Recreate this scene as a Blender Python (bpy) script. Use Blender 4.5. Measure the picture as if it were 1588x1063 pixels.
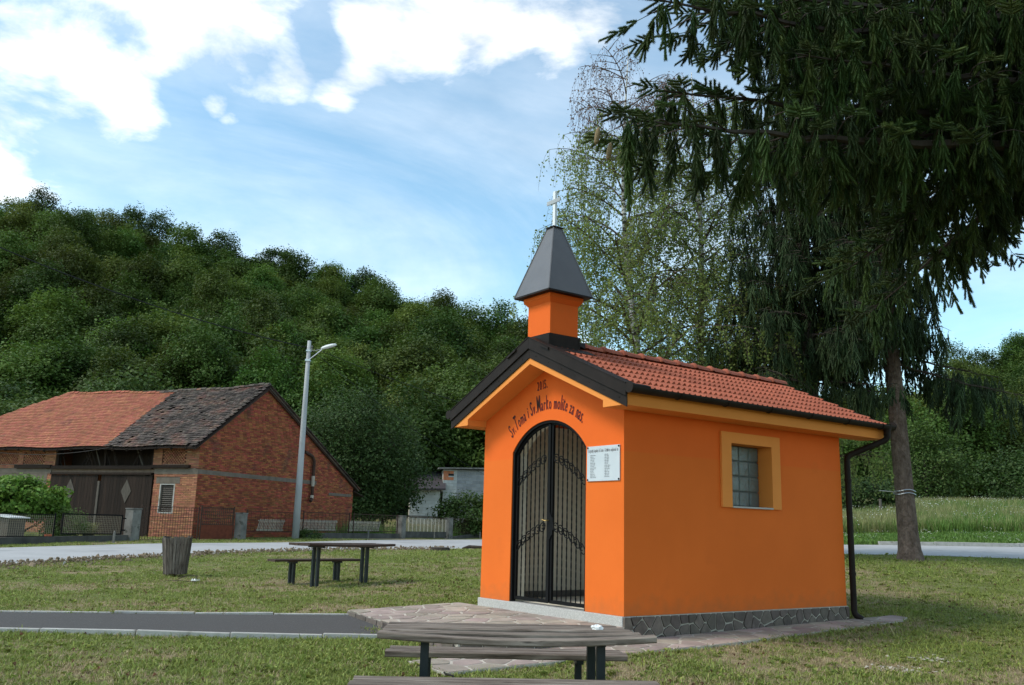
import bpy, math, random
import numpy as np
from mathutils import Vector, Matrix
from mathutils.geometry import tessellate_polygon

for o in list(bpy.data.objects): bpy.data.objects.remove(o, do_unlink=True)
scene = bpy.context.scene
COL = scene.collection
R = math.radians
rng = np.random.default_rng(7)
random.seed(7)

# ------------------------------------------------------------------ camera
PITCH, ROLL, EYE = .202, .026, 1.30
cam_d = bpy.data.cameras.new('camera'); cam_d.sensor_width = 36; cam_d.lens = 31.76
cam_d.clip_start = .05; cam_d.clip_end = 3000
cam = bpy.data.objects.new('camera', cam_d); COL.objects.link(cam); scene.camera = cam
_fw = Vector((0, math.cos(PITCH), math.sin(PITCH))); _r0 = Vector((1, 0, 0)); _u0 = _r0.cross(_fw)
_r = math.cos(ROLL)*_r0 + math.sin(ROLL)*_u0; _u = -math.sin(ROLL)*_r0 + math.cos(ROLL)*_u0
cam.matrix_world = Matrix(((_r.x, _u.x, -_fw.x, 0), (_r.y, _u.y, -_fw.y, 0), (_r.z, _u.z, -_fw.z, EYE), (0, 0, 0, 1)))

# ------------------------------------------------------------------ light
SUN_EL, SUN_AZ = R(48), R(256)          # azimuth clockwise from +Y
to_sun = Vector((math.sin(SUN_AZ)*math.cos(SUN_EL), math.cos(SUN_AZ)*math.cos(SUN_EL), math.sin(SUN_EL)))
sd = bpy.data.lights.new('sun', 'SUN'); sd.energy = 1.35; sd.angle = R(16); sd.color = (1, .93, .82)
sun = bpy.data.objects.new('sun', sd); COL.objects.link(sun); sun.location = (0, 0, 60)
sun.rotation_euler = to_sun.to_track_quat('Z', 'Y').to_euler()
scene.view_settings.view_transform = 'Standard'; scene.view_settings.look = 'None'
scene.view_settings.exposure = .92; scene.view_settings.gamma = 1
scene.view_settings.use_curve_mapping = False
scene.render.engine = 'CYCLES'
scene.cycles.max_bounces = 5; scene.cycles.diffuse_bounces = 2; scene.cycles.transmission_bounces = 4; scene.cycles.glossy_bounces = 2; scene.cycles.transparent_max_bounces = 8

def make_world():
    w = bpy.data.worlds.new('World'); scene.world = w; w.use_nodes = True
    nt = w.node_tree; N = nt.nodes; L = nt.links; N.clear()
    out = N.new('ShaderNodeOutputWorld'); bg = N.new('ShaderNodeBackground'); L.new(bg.outputs[0], out.inputs[0])
    sky = N.new('ShaderNodeTexSky'); sky.sky_type = 'NISHITA'; sky.sun_disc = False
    sky.sun_elevation = SUN_EL; sky.sun_rotation = SUN_AZ; sky.altitude = 200; sky.air_density = 1.0
    sky.dust_density = .6; sky.ozone_density = 1.5
    tc = N.new('ShaderNodeTexCoord'); sep = N.new('ShaderNodeSeparateXYZ'); L.new(tc.outputs['Generated'], sep.inputs[0])
    def m(op, a, b=None, clamp=False):
        n = N.new('ShaderNodeMath'); n.operation = op; n.use_clamp = clamp
        for i, s in enumerate((a, b)):
            if s is None: continue
            if isinstance(s, (int, float)): n.inputs[i].default_value = s
            else: L.new(s, n.inputs[i])
        return n.outputs[0]
    zc = m('ADD', m('MAXIMUM', sep.outputs[2], 0.0), .16)
    cb = N.new('ShaderNodeCombineXYZ'); L.new(m('DIVIDE', sep.outputs[0], zc), cb.inputs[0]); L.new(m('DIVIDE', sep.outputs[1], zc), cb.inputs[1])
    def noise(scale, detail, rough, vec, dist=0.0, off=(0, 0, 0), stretch=(1, 1, 1)):
        mp = N.new('ShaderNodeMapping'); mp.inputs['Location'].default_value = off; mp.inputs['Scale'].default_value = stretch
        L.new(vec, mp.inputs[0])
        n = N.new('ShaderNodeTexNoise'); n.inputs['Scale'].default_value = scale; n.inputs['Detail'].default_value = detail
        n.inputs['Roughness'].default_value = rough; n.inputs['Distortion'].default_value = dist
        L.new(mp.outputs[0], n.inputs['Vector']); return n.outputs['Fac']
    nz = noise(3.0, 10, .6, cb.outputs[0], .25)
    # the cumulus that stood over the valley: (direction, tightness, weight)
    blobs = [((-0.459, 0.782, 0.422), 541, 0.40), ((-0.42, 0.804, 0.421), 541, 0.42), ((-0.385, 0.832, 0.399), 894, 0.56), ((-0.479, 0.801, 0.359), 2163, 0.28), ((-0.323, 0.81, 0.49), 541, 0.40), ((-0.278, 0.837, 0.472), 684, 0.42), ((-0.236, 0.861, 0.45), 894, 0.52), ((-0.186, 0.882, 0.433), 1000, 0.66), ((-0.139, 0.894, 0.426), 2000, 0.50), ((-0.151, 0.847, 0.51), 894, 0.42), ((-0.085, 0.862, 0.499), 541, 0.46), ((-0.018, 0.868, 0.497), 541, 0.46), ((0.037, 0.873, 0.486), 894, 0.44), ((0.089, 0.853, 0.514), 1217, 0.38), ((-0.308, 0.858, 0.411), 6500, 0.50), ((-0.298, 0.868, 0.400), 6500, 0.52), ((-0.285, 0.877, 0.389), 7000, 0.50), ((-0.484, 0.816, 0.316), 1752, 0.42), ((-0.458, 0.833, 0.312), 3576, 0.30), ((-0.355, 0.827, 0.436), 1752, 0.30), ((0.134, 0.886, 0.444), 1752, 0.25), ((-0.551, 0.751, 0.364), 110, 0.40), ((-0.313, 0.758, 0.573), 110, 0.40), ((-0.008, 0.776, 0.631), 91, 0.40)]
    acc = None
    for d, k, wgt in blobs:
        v = Vector(d).normalized()
        dp = N.new('ShaderNodeVectorMath'); dp.operation = 'DOT_PRODUCT'; L.new(tc.outputs['Generated'], dp.inputs[0]); dp.inputs[1].default_value = v
        e = m('MULTIPLY', m('EXPONENT', m('MULTIPLY', m('SUBTRACT', dp.outputs['Value'], 1.0), float(k))), float(wgt))
        acc = e if acc is None else m('MAXIMUM', acc, e)
    for d, k, wgt in [((-0.209, 0.842, 0.498), 3576, 0.38), ((-0.201, 0.859, 0.472), 5588, 0.20), ((-0.384, 0.794, 0.471), 3000, 0.12), ((-0.343, 0.84, 0.422), 5588, 0.30), ((-0.07, 0.932, 0.355), 152, 0.45), ((-0.332, 0.881, 0.336), 362, 0.42), ((-0.207, 0.911, 0.358), 304, 0.42), ((0.105, 0.928, 0.358), 171, 0.40), ((0.164, 0.863, 0.477), 541, 0.30), ((0.448, 0.861, 0.241), 195, 0.30), ((-0.431, 0.834, 0.344), 2738, 0.30), ((0.067, 0.896, 0.44), 1752, 0.20)]:      # clear blue between the clouds
        v = Vector(d).normalized(); dp = N.new('ShaderNodeVectorMath'); dp.operation = 'DOT_PRODUCT'; L.new(tc.outputs['Generated'], dp.inputs[0]); dp.inputs[1].default_value = v
        acc = m('SUBTRACT', acc, m('MULTIPLY', m('EXPONENT', m('MULTIPLY', m('SUBTRACT', dp.outputs['Value'], 1.0), float(k))), float(wgt)))
    cover = m('ADD', m('MULTIPLY', m('SUBTRACT', nz, .5), 2.1), m('ADD', acc, -.15))
    mr = N.new('ShaderNodeMapRange'); mr.interpolation_type = 'SMOOTHSTEP'; L.new(cover, mr.inputs[0])
    mr.inputs[1].default_value = -.22; mr.inputs[2].default_value = .60; mr.inputs[3].default_value = 0; mr.inputs[4].default_value = 1
    veil = noise(.8, 7, .62, cb.outputs[0], .9, (3, 1, 0), (1, 1.15, 1))
    mv = N.new('ShaderNodeMapRange'); L.new(veil, mv.inputs[0]); mv.inputs[1].default_value = .38; mv.inputs[2].default_value = .72
    mv.inputs[3].default_value = .03; mv.inputs[4].default_value = .26
    fac = m('MAXIMUM', mr.outputs[0], mv.outputs[0])
    shade = noise(4.5, 5, .55, cb.outputs[0], .2, (7, 2, 0))
    cr = N.new('ShaderNodeValToRGB'); L.new(shade, cr.inputs[0])
    cr.color_ramp.elements[0].position = .25; cr.color_ramp.elements[0].color = (4.3, 4.15, 3.9, 1)
    cr.color_ramp.elements[1].position = .65; cr.color_ramp.elements[1].color = (8.4, 7.9, 7.2, 1)
    boost = N.new('ShaderNodeMix'); boost.data_type = 'RGBA'; boost.blend_type = 'MULTIPLY'; boost.inputs['Factor'].default_value = 1
    L.new(sky.outputs[0], boost.inputs['A']); boost.inputs['B'].default_value = (.76, .93, .84, 1)
    mx = N.new('ShaderNodeMix'); mx.data_type = 'RGBA'; L.new(fac, mx.inputs['Factor']); L.new(boost.outputs['Result'], mx.inputs['A']); L.new(cr.outputs[0], mx.inputs['B'])
    L.new(mx.outputs['Result'], bg.inputs[0]); bg.inputs[1].default_value = .15
make_world()

# ------------------------------------------------------------------ materials
MATS = {}
def mat(name, cols, scale=4.0, rough=.8, detail=5, bump=0.0, bscale=None, rnd=0.0, hue=0.0, island=False, spec=.3, metal=0.0,
        stretch=(1, 1, 1), contrast=(.3, .7), speck=None, coord='Object', bdist=.01, attr=None, leaf=0.0, zsplit=None, marks=None, splash=False):
    ma = bpy.data.materials.new(name); ma.use_nodes = True; nt = ma.node_tree; N = nt.nodes; L = nt.links
    b = N['Principled BSDF']; b.inputs['Roughness'].default_value = rough; b.inputs['Metallic'].default_value = metal
    b.inputs['Specular IOR Level'].default_value = spec
    tc = N.new('ShaderNodeTexCoord'); oi = N.new('ShaderNodeObjectInfo')
    va = N.new('ShaderNodeVectorMath'); va.operation = 'MULTIPLY_ADD'; va.inputs[1].default_value = stretch
    L.new(tc.outputs[coord], va.inputs[0])
    ro = N.new('ShaderNodeMath'); ro.operation = 'MULTIPLY'; ro.inputs[1].default_value = 37.0 if rnd else 0.0
    L.new(oi.outputs['Random'], ro.inputs[0]); L.new(ro.outputs[0], va.inputs[2])
    n = N.new('ShaderNodeTexNoise'); n.inputs['Scale'].default_value = scale; n.inputs['Detail'].default_value = detail
    n.inputs['Roughness'].default_value = .6; L.new(va.outputs[0], n.inputs['Vector'])
    cr = N.new('ShaderNodeValToRGB'); L.new(n.outputs['Fac'], cr.inputs[0]); el = cr.color_ramp.elements
    k = len(cols)
    for i, c in enumerate(cols):
        p = contrast[0] + (contrast[1]-contrast[0])*(i/max(1, k-1))
        if i < 2: e = el[i]; e.position = p
        else: e = el.new(p)
        e.color = (*c, 1)
    if k == 1: el[1].color = (*cols[0], 1)
    col = cr.outputs[0]
    if attr:      # second palette chosen by a stored ground attribute (dry patches)
        an = N.new('ShaderNodeAttribute'); an.attribute_name = attr[0]
        mxa = N.new('ShaderNodeMix'); mxa.data_type = 'RGBA'; L.new(an.outputs['Fac'], mxa.inputs['Factor']); L.new(col, mxa.inputs['A'])
        cr2 = N.new('ShaderNodeValToRGB'); L.new(n.outputs['Fac'], cr2.inputs[0])
        cr2.color_ramp.elements[0].color = (*attr[1], 1); cr2.color_ramp.elements[1].color = (*attr[2], 1)
        cr2.color_ramp.elements[0].position = .3; cr2.color_ramp.elements[1].position = .7
        L.new(cr2.outputs[0], mxa.inputs['B']); col = mxa.outputs['Result']
    if zsplit:    # two coats of paint meeting at a height
        sp = N.new('ShaderNodeSeparateXYZ'); L.new(tc.outputs['Object'], sp.inputs[0])
        st = N.new('ShaderNodeMapRange'); L.new(sp.outputs[2], st.inputs[0]); st.inputs[1].default_value = zsplit[0]-.01; st.inputs[2].default_value = zsplit[0]+.01
        mz = N.new('ShaderNodeMix'); mz.data_type = 'RGBA'; mz.blend_type = 'MULTIPLY'; L.new(st.outputs[0], mz.inputs['Factor']); L.new(col, mz.inputs['A']); mz.inputs['B'].default_value = (*zsplit[1], 1); col = mz.outputs['Result']
    if splash:    # rain splash of soil along the foot of the wall, ragged upper edge
        sp2 = N.new('ShaderNodeSeparateXYZ'); L.new(tc.outputs['Object'], sp2.inputs[0]); ns = N.new('ShaderNodeTexNoise'); ns.inputs['Scale'].default_value = 7; ns.inputs['Detail'].default_value = 8; L.new(tc.outputs['Object'], ns.inputs['Vector'])
        ma_ = N.new('ShaderNodeMath'); ma_.operation = 'MULTIPLY_ADD'; L.new(ns.outputs['Fac'], ma_.inputs[0]); ma_.inputs[1].default_value = -.5; L.new(sp2.outputs[2], ma_.inputs[2])
        mq = N.new('ShaderNodeMapRange'); L.new(ma_.outputs[0], mq.inputs[0]); mq.inputs[1].default_value = -.30; mq.inputs[2].default_value = -.02; mq.inputs[3].default_value = .42; mq.inputs[4].default_value = 0
        mz2 = N.new('ShaderNodeMix'); mz2.data_type = 'RGBA'; L.new(mq.outputs[0], mz2.inputs['Factor']); L.new(col, mz2.inputs['A']); mz2.inputs['B'].default_value = (.40, .13, .04, 1); col = mz2.outputs['Result']
    if speck:     # sparse spots (lichen, stains, sparkle)
        n2 = N.new('ShaderNodeTexNoise'); n2.inputs['Scale'].default_value = speck[0]; n2.inputs['Detail'].default_value = 4; L.new(va.outputs[0], n2.inputs['Vector'])
        m2 = N.new('ShaderNodeMapRange'); L.new(n2.outputs['Fac'], m2.inputs[0]); m2.inputs[1].default_value = speck[2]; m2.inputs[2].default_value = speck[2]+.08
        m2.inputs[4].default_value = speck[3] if len(speck) > 3 else 1
        ms = N.new('ShaderNodeMix'); ms.data_type = 'RGBA'; L.new(m2.outputs[0], ms.inputs['Factor']); L.new(col, ms.inputs['A']); ms.inputs['B'].default_value = (*speck[1], 1); col = ms.outputs['Result']
    if marks:     # dark horizontal marks of birch bark
        w = N.new('ShaderNodeTexNoise'); w.inputs['Scale'].default_value = 1.0; w.inputs['Detail'].default_value = 3
        mm = N.new('ShaderNodeMapping'); mm.inputs['Scale'].default_value = (3, 3, 14); L.new(tc.outputs['Object'], mm.inputs[0]); L.new(mm.outputs[0], w.inputs['Vector'])
        m3 = N.new('ShaderNodeMapRange'); L.new(w.outputs['Fac'], m3.inputs[0]); m3.inputs[1].default_value = .53; m3.inputs[2].default_value = .6
        m4 = N.new('ShaderNodeMix'); m4.data_type = 'RGBA'; L.new(m3.outputs[0], m4.inputs['Factor']); L.new(col, m4.inputs['A']); m4.inputs['B'].default_value = (*marks, 1); col = m4.outputs['Result']
    if rnd or hue:
        hs = N.new('ShaderNodeHueSaturation'); L.new(col, hs.inputs['Color'])
        src = oi.outputs['Random']
        if island:
            ge = N.new('ShaderNodeNewGeometry'); ad = N.new('ShaderNodeMath'); ad.operation = 'ADD'; L.new(ge.outputs['Random Per Island'], ad.inputs[0]); L.new(oi.outputs['Random'], ad.inputs[1])
            fr = N.new('ShaderNodeMath'); fr.operation = 'FRACT'; L.new(ad.outputs[0], fr.inputs[0]); src = fr.outputs[0]
        mr = N.new('ShaderNodeMapRange'); L.new(src, mr.inputs[0]); mr.inputs[3].default_value = 1-rnd; mr.inputs[4].default_value = 1+rnd
        L.new(mr.outputs[0], hs.inputs['Value'])
        if hue:
            wn = N.new('ShaderNodeTexWhiteNoise'); wn.noise_dimensions = '1D'; L.new(src, wn.inputs['W'])
            mh = N.new('ShaderNodeMapRange'); L.new(wn.outputs[0], mh.inputs[0]); mh.inputs[3].default_value = .5-hue; mh.inputs[4].default_value = .5+hue; L.new(mh.outputs[0], hs.inputs['Hue'])
        col = hs.outputs['Color']
    L.new(col, b.inputs['Base Color'])
    if bump:
        nb = N.new('ShaderNodeTexNoise'); nb.inputs['Scale'].default_value = bscale or scale*3; nb.inputs['Detail'].default_value = 6; L.new(va.outputs[0], nb.inputs['Vector'])
        bp = N.new('ShaderNodeBump'); bp.inputs['Strength'].default_value = bump; bp.inputs['Distance'].default_value = bdist
        L.new(nb.outputs['Fac'], bp.inputs['Height']); L.new(bp.outputs[0], b.inputs['Normal'])
    if leaf:
        tr = N.new('ShaderNodeBsdfTranslucent'); L.new(col, tr.inputs[0]); mx = N.new('ShaderNodeMixShader'); mx.inputs[0].default_value = leaf
        L.new(b.outputs[0], mx.inputs[1]); L.new(tr.outputs[0], mx.inputs[2]); L.new(mx.outputs[0], N['Material Output'].inputs[0])
    MATS[name] = ma
    return ma

ORANGE = mat('orange_render', [(.76, .145, .015), (.82, .160, .018)], 1.2, .85, bump=.45, bscale=190, bdist=.003, zsplit=(1.93, (1.03, .90, .88)), splash=True, speck=(2.2, (.72, .138, .017), .64, .35))
YELLOW = mat('ochre_paint', [(.80, .262, .05), (.85, .285, .058)], 2, .8, bump=.2, bscale=240, bdist=.002)
BROWNM = mat('brown_sheet_metal', [(.015, .010, .008), (.026, .018, .015)], 5, .6, spec=.15, bump=.08, bscale=3)
SPIREM = mat('grey_brown_sheet_metal', [(.10, .092, .092), (.125, .115, .115)], 3, .36, spec=.7, bump=.06, bscale=2.5)
TILE = mat('clay_roof_tile', [(.31, .08, .042), (.41, .115, .062)], 12, .75, rnd=.13, bump=.3, bscale=60, bdist=.003, speck=(9, (.26, .09, .06), .62, .5))
IRON = mat('black_wrought_iron', [(.004, .004, .0045), (.008, .008, .0085)], 30, .7, spec=.15, bump=.3, bscale=80, bdist=.002)
STEEL = mat('bright_steel', [(.45, .46, .47), (.6, .6, .6)], 20, .35, metal=.9)
WHITEM = mat('white_metal', [(.72, .73, .74), (.82, .82, .82)], 10, .4)
GRANITE = mat('speckled_granite', [(.30, .285, .265), (.60, .575, .55)], 110, .6, detail=3, bump=.1, bscale=100, bdist=.001)
MORTAR = mat('pale_mortar', [(.42, .38, .32), (.56, .51, .44)], 14, .95, bump=.4, bscale=40)
STONE_D = mat('dark_porphyry', [(.09, .07, .06), (.165, .128, .108)], 9, .7, rnd=.32, hue=.02, bump=.5, bscale=30, speck=(16, (.19, .15, .13), .62, .5))
STONE_P = mat('pink_porphyry_flags', [(.27, .22, .185), (.42, .345, .29)], 3.5, .85, rnd=.22, hue=.03, bump=.45, bscale=28, speck=(10, (.42, .33, .28), .6, .5))
BEIGE = mat('beige_interior', [(.82, .75, .61), (.86, .79, .66)], 2, .9)
SKIRT = mat('grey_skirting_tile', [(.12, .11, .10), (.17, .155, .14)], 9, .5)
INK_D = mat('dark_paint', [(.03, .012, .008), (.05, .016, .01)], 40, .7)
INK_R = mat('red_paint', [(.40, .02, .012), (.46, .03, .018)], 40, .7)
PLAQ = mat('pale_plaque', [(.52, .56, .60), (.60, .63, .66)], 3, .35)
INK_G = mat('grey_print', [(.16, .16, .17), (.22, .22, .23)], 20, .6)
WOODW = mat('weathered_plank', [(.065, .046, .035), (.18, .143, .116), (.31, .26, .218)], 4.5, .9, detail=9, stretch=(.55, 5, 5), rnd=.14, bump=.8, bscale=9, bdist=.006, contrast=(.3, .72), speck=(7, (.03, .022, .018), .62, .8))
WOODB = mat('brown_stained_plank', [(.045, .028, .02), (.10, .064, .048)], 6, .8, stretch=(.3, 6, 6), rnd=.15, bump=.6, bscale=10, bdist=.005)
WOODV = mat('old_bin_stave', [(.05, .038, .03), (.13, .105, .088), (.21, .18, .155)], 6, .9, stretch=(6, 6, .5), rnd=.35, bump=.7, bscale=12, bdist=.006)
LEGM = mat('dark_green_steel', [(.012, .016, .018), (.022, .027, .03)], 8, .45, speck=(18, (.07, .035, .02), .64, .6))
TISSUE = mat('white_tissue', [(.78, .76, .75), (.84, .82, .81)], 8, .9)
ASPH_P = mat('dark_asphalt', [(.056, .052, .049), (.088, .082, .078)], 90, .9, bump=.5, bscale=160, bdist=.004, speck=(55, (.15, .142, .135), .60, .7))
ASPH_R = mat('grey_asphalt', [(.34, .336, .332), (.42, .415, .41)], 1.1, .9, bump=.3, bscale=120, bdist=.004, speck=(.45, (.27, .268, .266), .6, .6))
KERB = mat('concrete_kerb', [(.36, .34, .31), (.50, .48, .45)], 6, .9, rnd=.06, bump=.3, bscale=50, speck=(5, (.22, .20, .16), .62, .7))
CONC = mat('weathered_concrete', [(.11, .105, .095), (.24, .23, .21)], 2.4, .9, bump=.4, bscale=26, rnd=.08, speck=(5, (.06, .062, .05), .6, .8))
CONC_D = mat('stained_concrete', [(.05, .048, .044), (.11, .105, .095)], 2.0, .95, bump=.4, bscale=20)
POLEC = mat('pale_concrete_pole', [(.33, .335, .34), (.44, .445, .45)], 1.8, .85, bump=.15, bscale=30, stretch=(1, 1, .35), speck=(3, (.24, .24, .235), .62, .7))
BRICK = mat('old_brick', [(.23, .066, .03), (.36, .105, .048)], 3, .9, rnd=.36, hue=.02, island=True, bump=.4, bscale=30, speck=(.9, (.13, .055, .04), .6, .6))
BRICKL = mat('pale_brick', [(.31, .125, .07), (.42, .18, .10)], 3, .9, rnd=.25, hue=.015, island=True, bump=.4, bscale=30, speck=(2, (.40, .28, .2), .66, .6))
LIME = mat('dirty_lime_mortar', [(.15, .10, .075), (.24, .17, .13)], 5, .95, bump=.5, bscale=30)
BANDC = mat('cement_band', [(.125, .10, .078), (.19, .155, .125)], 3, .95, bump=.3, bscale=18)
BARNW = mat('tarred_plank', [(.012, .007, .005), (.034, .020, .014)], 3, .9, stretch=(8, 8, .5), rnd=.35, bump=.6, bscale=10)
BARNG = mat('grey_board', [(.075, .062, .05), (.135, .115, .098)], 4, .9, stretch=(6, 6, 1), rnd=.2, bump=.5)
OLDT = mat('old_mossy_tile', [(.045, .037, .033), (.10, .078, .066), (.17, .085, .06)], 1.1, .95, rnd=.45, hue=.02, island=True, bump=.4, bscale=30)
NEWT = mat('red_flat_tile', [(.30, .10, .056), (.39, .14, .08)], .8, .9, rnd=.20, hue=.012, island=True, bump=.3, bscale=30, speck=(1.4, (.21, .085, .055), .6, .6))
RUST = mat('rusty_sheet', [(.11, .028, .014), (.19, .05, .024)], 5, .85, bump=.3, bscale=30)
RUSTP = mat('rusty_steel', [(.035, .02, .014), (.075, .04, .028)], 6, .8)
WIRE = mat('galvanised_wire', [(.20, .17, .12), (.30, .26, .19)], 20, .6)
SLAT = mat('cream_slat', [(.42, .37, .30), (.55, .50, .42)], 4, .85, rnd=.12)
BLOCK = mat('grey_block', [(.25, .255, .26), (.34, .345, .35)], 2.2, .95, rnd=.12, bump=.4, bscale=18)
BLOCKW = mat('whitewashed_block', [(.42, .43, .41), (.55, .56, .54)], 2, .95, rnd=.08, bump=.3, bscale=16)
HOLLOW = mat('orange_hollow_brick', [(.50, .17, .08), (.58, .22, .11)], 4, .9, rnd=.15)
FELT = mat('dark_roof_felt', [(.045, .038, .042), (.066, .056, .06)], 1.4, .9, bump=.3, bscale=9)
SLATE = mat('grey_roof_shingle', [(.11, .105, .105), (.20, .195, .19)], 1.5, .9, rnd=.3, island=True)
BARK = mat('spruce_bark', [(.075, .05, .038), (.19, .135, .11)], 9, .95, stretch=(1, 1, .55), bump=1.0, bscale=16, bdist=.09, speck=(14, (.17, .14, .125), .62, .6))
BARKD = mat('dark_bark', [(.03, .022, .017), (.065, .05, .04)], 8, .95, bump=.5)
BARKB = mat('birch_bark', [(.48, .45, .41), (.68, .66, .62)], 5, .85, marks=(.03, .025, .022), bump=.3)
TWIGB = mat('birch_twig', [(.07, .045, .035), (.12, .085, .065)], 5, .9)
WHITEF = mat('white_petals', [(.75, .74, .70), (.85, .84, .8)], 5, .8)
GLASSB = mat('glass_block', [(.34, .41, .40), (.50, .57, .55)], 3, .18, spec=.5, bump=.9, bscale=14, bdist=.03, rnd=.1)
GLASSB.node_tree.nodes['Principled BSDF'].inputs['Transmission Weight'].default_value = .72
GROUT = mat('glass_block_joint', [(.16, .16, .155), (.22, .22, .21)], 20, .9)
SOIL = mat('dry_soil', [(.20, .145, .095), (.33, .25, .17)], 7, .95, rnd=.2, bump=.6)
ORB = mat('orange_plastic', [(.55, .10, .03), (.6, .12, .04)], 5, .6)
CABLE = mat('black_cable', [(.006, .006, .007), (.01, .01, .01)], 5, .6)
CONE = mat('spruce_cone', [(.17, .115, .055), (.27, .19, .10)], 40, .8, bump=.8, bscale=90)
def leafm(name, c0, c1, c2=None, rnd=.3, hue=.015, leaf=.3, scale=.6, island=True):
    return mat(name, [c0, c1] + ([c2] if c2 else []), scale, .62, detail=3, rnd=rnd, hue=hue, island=island, leaf=leaf, spec=.25)
L_FOREST = leafm('forest_leaves', (.052, .094, .014), (.108, .160, .028), rnd=.5, hue=.03, island=False, scale=.25)
L_DARK = leafm('dark_leaves', (.034, .066, .015), (.062, .105, .026), rnd=.3)
L_BRIGHT = leafm('bright_leaves', (.09, .18, .022), (.16, .27, .04), rnd=.3)
L_LIGHT = leafm('light_green_leaves', (.06, .105, .022), (.095, .145, .035), rnd=.28)
L_BIRCH = leafm('birch_leaves', (.17, .235, .055), (.28, .33, .10), rnd=.3, hue=.02, leaf=.55)
L_BIRCHD = leafm('withered_birch_catkins', (.15, .075, .045), (.22, .12, .075), rnd=.3, leaf=.3)
NEEDLE = leafm('spruce_needles', (.028, .054, .012), (.066, .102, .024), rnd=.5, hue=.02, leaf=.15, scale=1.2, island=False)
NEEDLE_F = leafm('far_spruce_needles', (.022, .042, .013), (.042, .068, .022), rnd=.3, leaf=.12, scale=.6, island=False)
G_GREEN = leafm('grass_green', (.20, .25, .05), (.295, .335, .088), rnd=.35, hue=.02, leaf=.25, scale=1.2)
G_DRY = leafm('grass_straw', (.36, .275, .15), (.50, .40, .24), rnd=.35, hue=.02, leaf=.25, scale=1.2)
G_MEAD = leafm('meadow_grass', (.10, .19, .03), (.17, .27, .06), rnd=.3, hue=.02, leaf=.3, scale=.4)
G_MEADY = leafm('meadow_straw', (.24, .25, .09), (.33, .32, .14), rnd=.25, leaf=.3, scale=.4)
GROUNDM = mat('mown_lawn', [(.085, .10, .028), (.15, .16, .05), (.21, .185, .08)], 7, .95, detail=8, bump=.8, bscale=30, bdist=.03, attr=('dry', (.20, .15, .085), (.31, .24, .14)), contrast=(.28, .75))
HILLM = mat('forest_floor', [(.012, .02, .006), (.03, .045, .012)], .2, 1.0)
FIELDM = mat('meadow_ground', [(.06, .11, .02), (.11, .16, .035)], .6, 1.0)

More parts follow.
